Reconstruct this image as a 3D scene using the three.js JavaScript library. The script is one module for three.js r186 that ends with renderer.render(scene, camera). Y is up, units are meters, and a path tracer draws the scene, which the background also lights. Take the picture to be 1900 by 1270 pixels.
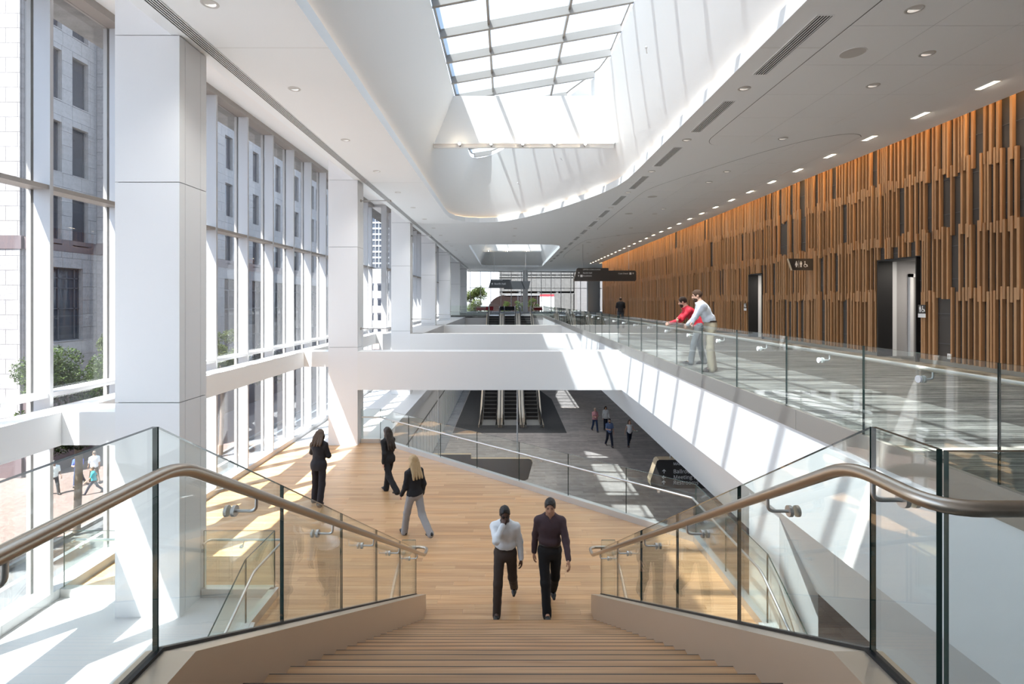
import * as THREE from 'three';
import { mergeGeometries } from 'three/addons/utils/BufferGeometryUtils.js';
import { RectAreaLightUniformsLib } from 'three/addons/lights/RectAreaLightUniformsLib.js';
import { ImprovedNoise } from 'three/addons/math/ImprovedNoise.js';

// ---------- camera, sky, sun, exposure ----------
// World: x to the right, y up (0 = upper concourse floor), the hall runs away along -z. Coordinates below are written (x, y, d) with d = -z.
const F = 950, W = 1900, H = 1270;                                  // focal length in pixels of the full frame
const scene = new THREE.Scene();
const camera = new THREE.PerspectiveCamera(2 * Math.atan(H / 2 / F) * 180 / Math.PI, W / H, 0.05, 1500);
camera.position.set(0, 1.5, 0);
camera.lookAt(0, 1.5, -10);
camera.setViewOffset(W, H, 950 - 940, 635 - 559, W, H);             // shift lens: horizon above the middle of the frame
const renderer = new THREE.WebGLRenderer({ antialias: true });
renderer.toneMapping = THREE.LinearToneMapping;
renderer.toneMappingExposure = 4.9;
renderer.shadowMap.enabled = true;
RectAreaLightUniformsLib.init();

const sunFrom = new THREE.Vector3(-0.39, 1, 0.40).normalize();   // towards the sun: behind the camera, to the left
const skyLevel = 0.82;
function skyTexture() {                                             // pale summer sky with broken white cloud, the same all round
  const w = 1024, h = 512, data = new Float32Array(w * h * 4), n = new ImprovedNoise();
  for (let r = 0; r < h; r++) {
    const up = ((r + .5) / h - .5) * Math.PI, y = Math.sin(up), c = Math.cos(up), f = Math.pow(Math.max(0, y), .42);
    for (let q = 0; q < w; q++) {
      const a = ((q + .5) / w - .5) * 2 * Math.PI, X = Math.cos(a) * c, Z = Math.sin(a) * c, k = 1 / (Math.max(0, y) + .25), px = X * k, pz = Z * k;
      let m = 0, amp = .55, fr = 1.1; for (let i = 0; i < 5; i++) { m += amp * n.noise(px * fr + 3.7, pz * fr + 1.3, 7.7 + i); amp *= .5; fr *= 2.1; }
      const cloud = Math.min(1, Math.max(0, m * 2.1 + .30)), o = (r * w + q) * 4, b = [.93 - .66 * f, .99 - .48 * f, 1.07 - .20 * f], g = y > 0 ? 1 : .35;
      for (let i = 0; i < 3; i++) data[o + i] = skyLevel * g * (b[i] * (1 - cloud) + [1.0, 1.05, 1.13][i] * cloud);
      data[o + 3] = 1;
    }
  }
  const t = new THREE.DataTexture(data, w, h, THREE.RGBAFormat, THREE.FloatType);
  t.mapping = THREE.EquirectangularReflectionMapping; t.magFilter = THREE.LinearFilter; t.needsUpdate = true;
  return t;
}
scene.background = scene.environment = skyTexture();

const sun = new THREE.DirectionalLight(new THREE.Color().setRGB(1, 0.98, 0.95), 7.4);
sun.position.copy(sunFrom).multiplyScalar(120).add(new THREE.Vector3(0, 0, -25));
sun.target.position.set(0, 0, -25);
sun.castShadow = true;
Object.assign(sun.shadow.camera, { left: -60, right: 60, top: 60, bottom: -60, near: 1, far: 300 });
sun.shadow.mapSize.set(4096, 4096);
scene.add(sun, sun.target);

// ---------- random, textures ----------
let seed = 20240611;
const rnd = () => { seed = (seed + 0x6d2b79f5) | 0; let t = Math.imul(seed ^ (seed >>> 15), 1 | seed); t = (t + Math.imul(t ^ (t >>> 7), 61 | t)) ^ t; return ((t ^ (t >>> 14)) >>> 0) / 4294967296; };
const rr = (a, b) => a + (b - a) * rnd();
const pick = (a) => a[Math.floor(rnd() * a.length)];
const noise = new ImprovedNoise();
const lerp = (a, b, t) => a + (b - a) * t, clamp = (x, a, b) => Math.min(b, Math.max(a, x));
// value noise that repeats every n cells
function tileNoise(nx, ny) {
  const g = new Float32Array(nx * ny).map(() => rnd());
  return (u, v) => {
    const x = ((u % 1) + 1) % 1 * nx, y = ((v % 1) + 1) % 1 * ny, i = Math.floor(x), j = Math.floor(y), a = x - i, b = y - j;
    const s = a * a * (3 - 2 * a), t = b * b * (3 - 2 * b), q = (p, r) => g[(r % ny) * nx + (p % nx)];
    return lerp(lerp(q(i, j), q(i + 1, j), s), lerp(q(i, j + 1), q(i + 1, j + 1), s), t);
  };
}
function dataTex(w, h, fn, srgb = true, rx = 1, ry = 1) {           // fn(u, v) -> [r, g, b] or a number, 0..1 (sRGB values when srgb)
  const a = new Uint8Array(w * h * 4);
  for (let y = 0; y < h; y++) for (let x = 0; x < w; x++) {
    const c = fn((x + .5) / w, (y + .5) / h), k = (y * w + x) * 4;
    for (let i = 0; i < 3; i++) a[k + i] = clamp(Math.round((typeof c === 'number' ? c : c[i]) * 255), 0, 255);
    a[k + 3] = 255;
  }
  const t = new THREE.DataTexture(a, w, h);
  t.wrapS = t.wrapT = THREE.RepeatWrapping; t.magFilter = THREE.LinearFilter; t.minFilter = THREE.LinearMipmapLinearFilter; t.generateMipmaps = true;
  if (srgb) t.colorSpace = THREE.SRGBColorSpace;
  t.repeat.set(rx, ry); t.needsUpdate = true;
  return t;
}
const hex = (h) => [(h >> 16 & 255) / 255, (h >> 8 & 255) / 255, (h & 255) / 255];
const mixc = (a, b, t) => [lerp(a[0], b[0], t), lerp(a[1], b[1], t), lerp(a[2], b[2], t)];
// wood grain along u: c0 light, c1 dark
function woodTex(w, h, c0, c1, rings) {
  const n1 = tileNoise(3, 24), n2 = tileNoise(6, 90), n3 = tileNoise(2, 9);
  return dataTex(w, h, (u, v) => {
    const r = Math.sin((v * rings + n3(u, v) * 2.2 + n1(u, v) * .6) * 6.2832) * .5 + .5;
    return mixc(c0, c1, clamp(.18 + .30 * r * n3(u * 2, v) + .35 * n1(u, v) + .3 * (n2(u, v) - .5), 0, 1));
  });
}
const std = (o) => new THREE.MeshStandardMaterial(o);
const phys = (o) => new THREE.MeshPhysicalMaterial(o);
const lin = (r, g, b) => new THREE.Color().setRGB(r, g, b);

const oakT = woodTex(512, 256, hex(0xd6b086), hex(0x9f744c), 5);
const slatT = woodTex(256, 64, hex(0xcba27a), hex(0x8d6744), 3);
const oak = [[1, 1, 1], [.94, .93, .91], [.87, .85, .82], [1.0, .95, .88], [.92, .93, .90], [.80, .76, .71]].map((c) => {
  const t = oakT.clone(); t.repeat.set(.45, 1.6); t.offset.set(rnd(), rnd()); t.needsUpdate = true;
  return phys({ map: t, color: lin(...c), roughness: .38, clearcoat: .15, clearcoatRoughness: .35 });
});
const slatM = [[1, 1, 1], [.88, .86, .84], [1.0, .93, .86], [.78, .75, .72]].map((c) => {
  const t = slatT.clone(); t.repeat.set(.5, 6); t.offset.set(rnd(), rnd()); t.needsUpdate = true;
  return std({ map: t, color: lin(...c), roughness: .55 });
});
const stairT = woodTex(512, 128, hex(0xd3a77b), hex(0x99704a), 4);
const stairM = [[1, 1, 1], [.92, .9, .88], [1, .95, .9], [.86, .86, .84]].map((c) => {
  const t = stairT.clone(); t.repeat.set(.4, 3); t.offset.set(rnd(), rnd()); t.needsUpdate = true;
  return std({ map: t, color: lin(...c), roughness: .45 });
});
const fine = tileNoise(200, 200), mid = tileNoise(24, 24), big = tileNoise(5, 5);
const carpetStreak = tileNoise(7, 130), carpetStreak2 = tileNoise(40, 220);
const carpetT = dataTex(1024, 1024, (u, v) => { const k = .405 + .17 * (carpetStreak(u, v) - .5) * 2 + .12 * (carpetStreak2(u, v) - .5) + .06 * (fine(u * 2, v * 2) - .5); return [k, k * .99, k * .955]; }, true, 1 / 4, 1 / 4);
const darkCarpetT = dataTex(256, 256, (u, v) => { const k = .27 + .10 * (fine(u, v) - .5) + .03 * (mid(u, v) - .5); return [k, k, k * 1.02]; });
const plankT = dataTex(1024, 1024, (u, v) => {                      // small plank tiles of the lower floor, too far to tell apart singly
  const rows = 20, r = Math.floor(v * rows), off = (r * 0.37) % 1, c = Math.floor((u + off) * 4), fv = (v * rows) % 1, fu = ((u + off) * 4) % 1;
  const t = ((Math.sin(r * 91.7 + (c % 4) * 37.3) * 43758.5) % 1 + 1) % 1, joint = fv < .04 || fu < .008 ? .8 : 1;
  const k = (.575 + .10 * t + .07 * (mid(u, v) - .5) + .05 * (fine(u, v) - .5)) * joint;
  return [k * 1.02, k * .98, k * .96];
}, true, 1 / 5, 1 / 5);
const graniteT = dataTex(512, 512, (u, v) => { const k = .50 + .13 * (fine(u, v) - .5) + .06 * (mid(u, v) - .5); return [k * 1.0, k * .975, k * .965]; }, true, .5, .5);
const concreteT = dataTex(256, 256, (u, v) => { const k = .46 + .06 * (fine(u, v) - .5) + .1 * (mid(u, v) - .5); return [k, k * .99, k * .97]; }, true, .25, .25);
const asphaltT = dataTex(256, 256, (u, v) => { const k = .30 + .1 * (fine(u, v) - .5) + .06 * (big(u, v) - .5); return [k, k, k * 1.02]; }, true, .3, .3);
const paverT = dataTex(512, 512, (u, v) => {
  const r = Math.floor(v * 16), fu = ((u + (r % 2) * .0625) * 8) % 1, fv = (v * 16) % 1, j = fu < .04 || fv < .07 ? .86 : 1;
  const k = (.39 + .1 * (mid(u * 2, v * 2) - .5) + .1 * (fine(u, v) - .5)) * j; return [k, k * .83, k * .77];
}, true, .4, .4);
const plasterB = dataTex(256, 256, (u, v) => .5 + .5 * (fine(u, v) - .5), false, .5, .5);

// ---------- materials ----------
const M = {
  white: std({ color: lin(.83, .83, .82), roughness: .6 }),
  ceil: std({ color: lin(.83, .855, .865), roughness: .75 }),
  tile: std({ color: lin(.83, .85, .855), roughness: .7 }),
  panel: std({ color: lin(.82, .825, .83), roughness: .42 }),
  joint: std({ color: lin(.12, .12, .12), roughness: .8 }),
  terrazzo: std({ color: lin(.54, .545, .55), roughness: .5 }),
  beam: std({ color: lin(.82, .82, .81), roughness: .62, bumpMap: plasterB, bumpScale: .0006 }),
  alu: std({ color: lin(.50, .50, .505), roughness: .5, metalness: .25 }),
  aluDark: std({ color: lin(.36, .33, .30), roughness: .45, metalness: .4 }),
  champagne: std({ color: lin(.60, .51, .41), roughness: .42, metalness: .7 }),
  shoe: std({ color: lin(.62, .61, .59), roughness: .35, metalness: .8 }),
  steel: std({ color: lin(.60, .59, .57), roughness: .40, metalness: 1 }),
  railNear: std({ color: lin(.50, .44, .37), roughness: .30, metalness: 1 }),
  fascia: std({ color: lin(.40, .385, .36), roughness: .42, metalness: .75 }),
  glass: phys({ color: lin(.955, .98, .965), roughness: 0, transmission: 1, thickness: 0, ior: 1.5, metalness: 0 }),
  glassGreen: phys({ color: lin(.93, .965, .93), roughness: 0, transmission: 1, thickness: 0, ior: 1.5, metalness: 0 }),
  glassEdge: std({ color: lin(.025, .05, .045), roughness: .25 }),
  window: phys({ color: lin(.895, .91, .92), roughness: 0, transmission: 1, thickness: 0, ior: 1.45, metalness: 0 }),
  frit: phys({ color: lin(.50, .525, .54), roughness: .42, transmission: 1, thickness: 0, ior: 1.3, metalness: 0 }),
  skyBar: std({ color: lin(.36, .34, .32), roughness: .5, metalness: .3 }),
  black: std({ color: lin(.012, .012, .013), roughness: .5 }),
  rubber: std({ color: lin(.015, .015, .016), roughness: .35 }),
  carpet: std({ map: carpetT, roughness: .95 }),
  darkCarpet: std({ map: darkCarpetT, roughness: .95 }),
  lower: std({ map: plankT, roughness: .5 }),
  lowerStrip: std({ map: plankT, color: lin(.72, .82, .92), roughness: .5 }),
  backing: std({ color: lin(.075, .066, .060), roughness: .7 }),
  granite: std({ map: graniteT, roughness: .7 }),
  graniteDark: std({ color: lin(.10, .075, .075), roughness: .4 }),
  mortar: std({ color: lin(.26, .25, .24), roughness: .9 }),
  darkGlass: phys({ color: lin(.03, .034, .045), roughness: .06, metalness: 0, ior: 1.6 }),
  frame: std({ color: lin(.10, .10, .115), roughness: .4, metalness: .5 }),
  concrete: std({ map: concreteT, roughness: .85 }),
  asphalt: std({ map: asphaltT, roughness: .9 }),
  paver: std({ map: paverT, roughness: .85 }),
  linePaint: std({ color: lin(.75, .75, .72), roughness: .7 }),
  sign: std({ color: lin(.055, .05, .048), roughness: .45 }),
  signGrey: std({ color: lin(.075, .078, .084), roughness: .45 }),
  signEdge: std({ color: lin(.55, .42, .27), roughness: .5 }),
  signWhite: std({ color: lin(.8, .8, .8), roughness: .5 }),
  redCloth: std({ color: lin(.35, .02, .03), roughness: .9 }),
  darkCloth: std({ color: lin(.03, .03, .035), roughness: .9 }),
  chrome: std({ color: lin(.75, .74, .72), roughness: .15, metalness: 1 }),
  lampGlow: std({ color: lin(.75, .74, .72), roughness: .2, metalness: .8, emissive: lin(1, .95, .88), emissiveIntensity: .12 }),
  grilleM: std({ color: lin(.55, .54, .52), roughness: .5 }),
  bal: std({ color: lin(.55, .47, .37), roughness: .28, metalness: 1 }),
  stepM: std({ color: lin(.045, .045, .047), roughness: .5, metalness: .5 }),
  greyWall: std({ color: lin(.42, .41, .41), roughness: .7 }),
  doorLeaf: std({ color: lin(.30, .29, .285), roughness: .6 }),
  glowWarm: std({ color: lin(.9, .85, .75), emissive: lin(1, .82, .58), emissiveIntensity: 2.2 }),
  glowWhite: std({ color: lin(.9, .9, .9), emissive: lin(1, .93, .82), emissiveIntensity: 3 }),
  glowCove: std({ color: lin(.9, .8, .65), emissive: lin(1, .62, .3), emissiveIntensity: .5 }),
  bark: std({ color: lin(.10, .07, .05), roughness: .9 }),
  leafA: phys({ color: lin(.40, .56, .19), roughness: .8, transmission: .35, thickness: 0, side: THREE.DoubleSide }),
  leafB: phys({ color: lin(.52, .64, .24), roughness: .8, transmission: .35, thickness: 0, side: THREE.DoubleSide }),
  spandrel: std({ color: lin(.33, .34, .36), roughness: .6 }),
  concreteFar: std({ map: concreteT, color: lin(.55, .54, .53), roughness: .85 }),
  graniteFar: std({ map: graniteT, color: lin(.62, .61, .60), roughness: .75 }),
  lowWall: std({ color: lin(.62, .62, .61), roughness: .7 }),
  brownGlass: phys({ color: lin(.018, .012, .011), roughness: .3, ior: 1.3 }),
  soil: std({ color: lin(.08, .06, .045), roughness: 1 }),
};

// ---------- geometry helpers ----------
const V = (x, y, d) => new THREE.Vector3(x, y, -d);
function ready(g) { const q = g.index ? g.toNonIndexed() : g; for (const n of Object.keys(q.attributes)) if (!['position', 'normal', 'uv'].includes(n)) q.deleteAttribute(n); return q; }
function bx(x0, x1, y0, y1, d0, d1) {                              // an axis-aligned box with uv in metres
  const w = Math.abs(x1 - x0), h = Math.abs(y1 - y0), l = Math.abs(d1 - d0), g = new THREE.BoxGeometry(w, h, l), uv = g.attributes.uv;
  const s = [[l, h], [l, h], [w, l], [w, l], [w, h], [w, h]];
  for (let f = 0; f < 6; f++) for (let i = f * 4; i < f * 4 + 4; i++) uv.setXY(i, uv.getX(i) * s[f][0], uv.getY(i) * s[f][1]);
  return g.translate((x0 + x1) / 2, (y0 + y1) / 2, -(d0 + d1) / 2);
}
function shapeOf(pts, holes = []) {
  const s = new THREE.Shape(pts.map((p) => new THREE.Vector2(p[0], p[1])));
  for (const h of holes) s.holes.push(new THREE.Path(h.map((p) => new THREE.Vector2(p[0], p[1]))));
  return s;
}
// plan polygon [(x, d)] extruded upwards from y0 to y1
function slab(pts, y0, y1, holes = []) {
  const g = new THREE.ExtrudeGeometry(shapeOf(pts, holes), { depth: y1 - y0, bevelEnabled: false, curveSegments: 1 });
  return g.rotateX(-Math.PI / 2).translate(0, y0, 0);               // (x, d) -> (x, ., -d); depth -> up
}
// profile polygon [(x, y)] run along the hall from d0 to d1
function prof(pts, d0, d1) { return new THREE.ExtrudeGeometry(shapeOf(pts), { depth: d1 - d0, bevelEnabled: false }).translate(0, 0, -d1); }
// polygon [(s, y)] standing on the plan line from a to b (s measured from a), thickness t centred on it
function upright(a, b, pts, t) {
  const dir = new THREE.Vector3(b[0] - a[0], 0, -(b[1] - a[1])).normalize(), up = new THREE.Vector3(0, 1, 0), n = new THREE.Vector3().crossVectors(dir, up);
  const g = new THREE.ExtrudeGeometry(shapeOf(pts), { depth: t, bevelEnabled: false }).translate(0, 0, -t / 2);
  return g.applyMatrix4(new THREE.Matrix4().makeBasis(dir, up, n).setPosition(a[0], 0, -a[1]));
}
const distPl = (a, b) => Math.hypot(b[0] - a[0], b[1] - a[1]);
// round tube along points, corners rounded
function roundPath(pts, bend) {
  const out = [pts[0].clone()];
  for (let i = 1; i < pts.length - 1; i++) {
    const p = pts[i], a = pts[i - 1].clone().sub(p), b = pts[i + 1].clone().sub(p), r = Math.min(bend, a.length() * .45, b.length() * .45);
    const A = p.clone().add(a.setLength(r)), B = p.clone().add(b.setLength(r));
    for (let k = 0; k <= 6; k++) { const t = k / 6; out.push(A.clone().multiplyScalar((1 - t) * (1 - t)).add(p.clone().multiplyScalar(2 * t * (1 - t))).add(B.clone().multiplyScalar(t * t))); }
  }
  out.push(pts[pts.length - 1].clone());
  return out;
}
function tube(path, r, sides = 12, bend = .1) {
  const pts = path.length > 2 ? roundPath(path, bend) : path, pos = [], nor = [], idx = [], uv = [];
  let n = new THREE.Vector3(), t = pts[1].clone().sub(pts[0]).normalize(), len = 0;
  n.crossVectors(t, Math.abs(t.y) < .9 ? new THREE.Vector3(0, 1, 0) : new THREE.Vector3(1, 0, 0)).normalize();
  pts.forEach((p, i) => {
    const t2 = (i === 0 ? pts[1].clone().sub(p) : i === pts.length - 1 ? p.clone().sub(pts[i - 1]) : pts[i + 1].clone().sub(pts[i - 1])).normalize();
    n.sub(t2.clone().multiplyScalar(n.dot(t2))).normalize();
    const b = new THREE.Vector3().crossVectors(t2, n);
    if (i) len += p.distanceTo(pts[i - 1]);
    for (let k = 0; k <= sides; k++) {
      const a = k / sides * Math.PI * 2, v = n.clone().multiplyScalar(Math.cos(a)).add(b.clone().multiplyScalar(Math.sin(a)));
      nor.push(v.x, v.y, v.z); v.multiplyScalar(r).add(p); pos.push(v.x, v.y, v.z); uv.push(len, k / sides);
    }
  });
  const w = sides + 1;
  for (let i = 0; i < pts.length - 1; i++) for (let k = 0; k < sides; k++) { const a = i * w + k; idx.push(a, a + 1, a + w, a + 1, a + w + 1, a + w); }
  for (const [i, s] of [[0, -1], [pts.length - 1, 1]]) {
    const d = (i ? pts[i].clone().sub(pts[i - 1]) : pts[1].clone().sub(pts[0])).normalize().multiplyScalar(s), c = pos.length / 3;
    pos.push(pts[i].x, pts[i].y, pts[i].z); nor.push(d.x, d.y, d.z); uv.push(0, 0);
    for (let k = 0; k <= sides; k++) { const q = (i * w + k) * 3; pos.push(pos[q], pos[q + 1], pos[q + 2]); nor.push(d.x, d.y, d.z); uv.push(0, 0); }
    for (let k = 0; k < sides; k++) s > 0 ? idx.push(c, c + 1 + k, c + 2 + k) : idx.push(c, c + 2 + k, c + 1 + k);
  }
  const g = new THREE.BufferGeometry();
  g.setAttribute('position', new THREE.Float32BufferAttribute(pos, 3)); g.setAttribute('normal', new THREE.Float32BufferAttribute(nor, 3)); g.setAttribute('uv', new THREE.Float32BufferAttribute(uv, 2)); g.setIndex(idx);
  return g;
}
const cyl = (a, b, r, sides = 12) => tube([a, b], r, sides);
const merge = (l) => { l = l.flat(); return l.length === 1 ? ready(l[0]) : mergeGeometries(l.map(ready)); };

// ---------- objects ----------
const used = {};
const numbered = (n) => { const k = used[n] = (used[n] ?? -1) + 1; return k ? n + '_' + String(k).padStart(3, '0') : n; };
const shadow = (m) => { m.castShadow = m.receiveShadow = true; return m; };
function tag(o, label, category, group) { Object.assign(o.userData, { label, category }); if (group) o.userData.group = group; return o; }
function thing(name, label, category, [x, y, d] = [0, 0, 0], group) {
  const o = new THREE.Group(); o.name = numbered(name); o.position.set(x, y, -d); scene.add(o);
  return tag(o, label, category, group);
}
// a mesh named name under parent; world geometry is brought into the parent's frame
function part(parent, name, geo, mat, extra) {
  let g = Array.isArray(geo) ? merge(geo) : geo;
  const o = new THREE.Vector3();
  for (let p = parent; p && p !== scene; p = p.parent) o.add(p.position);
  if (o.lengthSq() > 0) g = g.clone().translate(-o.x, -o.y, -o.z);
  const m = shadow(new THREE.Mesh(g, mat)); m.name = name;
  if (extra) Object.assign(m.userData, extra);
  parent.add(m);
  return m;
}
function struct(name, geo, mat) { const m = shadow(new THREE.Mesh(Array.isArray(geo) ? merge(geo) : geo, mat)); m.name = numbered(name); m.userData.kind = 'structure'; scene.add(m); return m; }
function structGroup(name) { const g = new THREE.Group(); g.name = numbered(name); g.userData.kind = 'structure'; scene.add(g); return g; }
const one = (name, geo, mat, label, category, group) => { const m = shadow(new THREE.Mesh(Array.isArray(geo) ? merge(geo) : geo, mat)); m.name = numbered(name); scene.add(m); return tag(m, label, category, group); };
// the base of single meshes of things is left at the scene's origin only for flat continuous surfaces; others use thing()
function clipPoly(sub, rect) {                                     // polygon (x, d) cut to an axis-aligned rectangle [x0, x1, d0, d1]
  let out = sub;
  for (const [ax, lim, s] of [[0, rect[0], 1], [0, rect[1], -1], [1, rect[2], 1], [1, rect[3], -1]]) {
    const inp = out; out = [];
    for (let i = 0; i < inp.length; i++) {
      const p = inp[i], q = inp[(i + 1) % inp.length], a = (p[ax] - lim) * s, b = (q[ax] - lim) * s;
      if (a >= 0) out.push(p);
      if ((a > 0 && b < 0) || (a < 0 && b > 0)) { const t = a / (a - b); out.push([lerp(p[0], q[0], t), lerp(p[1], q[1], t)]); }
    }
    if (out.length < 3) return [];
  }
  return out;
}
const polyArea = (p) => Math.abs(p.reduce((s, a, i) => { const b = p[(i + 1) % p.length]; return s + a[0] * b[1] - b[0] * a[1]; }, 0)) / 2;
// =====================================================================================
// THE SETTING
// =====================================================================================
const ORDS = ['first', 'second', 'third', 'fourth', 'fifth', 'sixth', 'seventh'];
const LAND = -3.264, LOW = -7.6, STREET = -7.8, CEIL = 5.51;
const colD = [7.7, 16.9, 26.1, 35.3, 44.5, 53.7, 62.9];

// ---- roof, ceilings, light wells ----
const well1 = {
  lip: [[-2.82, .6], [-2.82, 8], [-2.82, 23.6], [-2.77, 24.5], [-2.55, 25.3], [-2.1, 25.85], [-1.4, 26.1], [-.6, 26.0], [.1, 25.5], [.9, 24.5], [1.7, 23.2], [2.5, 21.6], [3.1, 20.2], [3.55, 19.0], [3.85, 17.9], [3.98, 16.8], [4.0, 15.5], [4.0, 8], [4.0, .6]],
  top: [[-1.775, 1.6], [-1.775, 8], [-1.775, 23.9], [-1.75, 24.6], [-1.68, 24.95], [-1.45, 25.15], [-1.1, 25.15], [-.75, 24.95], [-.4, 24.6], [-.07, 24.1], [.55, 22.95], [1.2, 21.5], [1.82, 19.95], [2.32, 18.7], [2.75, 17.9], [3.12, 17.15], [3.26, 16.3], [3.26, 8], [3.26, 1.6]],
};
const well2 = {
  lip: [[-2.75, 37], [-2.8, 48], [-2.9, 59], [-2.8, 59.8], [-2.5, 60.3], [-2, 60.5], [1, 60.5], [3.3, 60.5], [3.8, 60.3], [4.05, 59.8], [4.1, 59], [4.05, 48], [4.0, 38.5], [3.8, 37], [3.2, 36.4], [2, 36.2], [-1, 36.2], [-2.2, 36.3], [-2.6, 36.5]],
  top: [[-1.775, 38], [-1.775, 48], [-1.775, 56], [-1.75, 56.4], [-1.6, 56.7], [-1.4, 56.8], [.8, 56.8], [2.7, 56.8], [3.0, 56.7], [3.22, 56.4], [3.26, 56], [3.26, 48], [3.26, 38.5], [3.18, 37.6], [2.9, 37.3], [1.8, 37.2], [-.8, 37.2], [-1.5, 37.3], [-1.65, 37.6]],
};
function outward(pts, r) {
  const n = pts.length, area = pts.reduce((s, a, i) => { const b = pts[(i + 1) % n]; return s + a[0] * b[1] - b[0] * a[1]; }, 0), s = area > 0 ? 1 : -1;
  return pts.map((p, i) => { const a = pts[(i + n - 1) % n], b = pts[(i + 1) % n], l = Math.hypot(b[0] - a[0], b[1] - a[1]); return [p[0] + s * r * (b[1] - a[1]) / l, p[1] - s * r * (b[0] - a[0]) / l]; });
}
const skyY = (x) => 8.70 + .129 * (x + 1.775);
function wellWall(w) {
  const bot = outward(w.lip, .20), n = bot.length, rows = 7, pos = [], uv = [], idx = [];
  for (let r = 0; r <= rows; r++) for (let i = 0; i <= n; i++) {
    const b = bot[i % n], t = w.top[i % n], k = r / rows, e = Math.pow(k, .85);
    pos.push(lerp(b[0], t[0], e), lerp(5.74, skyY(t[0]) - .21, k), -lerp(b[1], t[1], e)); uv.push(i * .5, k * 2.6);
  }
  for (let r = 0; r < rows; r++) for (let i = 0; i < n; i++) { const a = r * (n + 1) + i, c = a + n + 1; idx.push(a, a + 1, c, a + 1, c + 1, c); }
  const g = new THREE.BufferGeometry();
  g.setAttribute('position', new THREE.Float32BufferAttribute(pos, 3)); g.setAttribute('uv', new THREE.Float32BufferAttribute(uv, 2)); g.setIndex(idx); g.computeVertexNormals();
  return g;
}
const wallM = M.white.clone(); wallM.side = THREE.DoubleSide;
struct('ceiling', [slab([[-5.04, -6], [9.84, -6], [9.84, 68.6], [-5.04, 68.6]], CEIL, CEIL + .24, [well1.lip, well2.lip]), bx(-5.08, -5.0, CEIL + .2, 6.85, -6, 68.6)], M.ceil);
struct('ceiling_pocket', bx(-7.55, -5.05, 6.74, 7.02, -6, 68.6), M.white);
struct('roof', [slab([[-5.1, -8], [12, -8], [12, 72], [-5.1, 72]], 8.0, 8.16, [outward(well1.top, .55), outward(well2.top, .55)]), bx(-8.85, -5.1, 7.02, 8.34, -8, 72)], M.concrete);
for (const w of [well1, well2]) {                                   // upstand that closes the gap between roof and skylight
  const a = outward(w.top, .62), n = a.length, pos = [], idx = [];
  for (let i = 0; i <= n; i++) { const p = a[i % n], t = w.top[i % n]; pos.push(p[0], 8.1, -p[1], p[0], skyY(p[0]) - .1, -p[1], t[0], skyY(t[0]) - .205, -t[1]); }
  for (let i = 0; i < n; i++) for (const r of [0, 1]) { const b = i * 3 + r; idx.push(b, b + 3, b + 1, b + 1, b + 3, b + 4); }
  const g = new THREE.BufferGeometry(); g.setAttribute('position', new THREE.Float32BufferAttribute(pos, 3)); g.setAttribute('uv', new THREE.Float32BufferAttribute(new Float32Array(pos.length / 3 * 2), 2)); g.setIndex(idx); g.computeVertexNormals();
  struct('roof_upstand', g, wallM);
}
struct('wall_skylight_well', wellWall(well1), wallM);
struct('wall_skylight_well', wellWall(well2), wallM);
struct('roof_added_screen', [bx(-2.55, -2.36, 8.1, 10.55, -8, 27), bx(-2.55, -2.36, 8.1, 10.55, 36, 60)], M.concrete);  // unseen upright screen, added to shade the left edge of the skylights

// skylights: purlins, rafters and panes of the two light wells
const shear = (p) => [p[0], p[1] + .104 * (p[0] + 1.775)], unshear = (p) => [p[0], p[1] - .104 * (p[0] + 1.775)];
function roofPiece(poly, up, thick) {                               // polygon (x, d) laid on the sloping plane of the glazing
  const g = slab(poly, 0, thick), p = g.attributes.position;
  for (let i = 0; i < p.count; i++) p.setY(i, p.getY(i) + skyY(p.getX(i)) + up);
  g.computeVertexNormals();
  return g;
}
function skylight(w, first, last, label) {
  const t = thing('skylight', label, 'skylight', [0.7, 8.5, (first + last) / 2]);
  const P = w.top.map(shear), xs = [-1.775, -.47, 1.63, 3.26];
  for (let k = 0, d = first; d < last; k++, d += 1.43) {
    for (let c = 0; c < 3; c++) { const q = clipPoly(P, [xs[c], xs[c + 1], d, d + 1.43]); if (q.length > 2 && polyArea(q) > .03) part(t, 'pane', roofPiece(q.map(unshear), .02, .016), M.frit); }
    const q = clipPoly(P, [-1.9, 3.4, d - .045, d + .045]);
    if (q.length > 2) part(t, 'purlin', roofPiece(q.map(unshear), -.20, .22), M.skyBar);
  }
  for (const x of [-.47, 1.63]) { const q = clipPoly(P, [x - .03, x + .03, first, last]); if (q.length > 2) part(t, 'rafter', roofPiece(q.map(unshear), -.10, .14), M.aluDark); }
  const rim = [];
  w.top.forEach((p, i) => { const q = w.top[(i + 1) % w.top.length]; if (i < w.top.length - 1) rim.push(cyl(V(p[0], skyY(p[0]) - .02, p[1]), V(q[0], skyY(q[0]) - .02, q[1]), .035, 6)); });
  part(t, 'rim', rim, M.aluDark);
}
skylight(well1, 15.07 - 1.43 * 10, 25.6, 'large sloping skylight of clear panes on grey bars above the near light well');
skylight(well2, 37, 57, 'farther skylight above the light well near the end windows');

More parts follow.
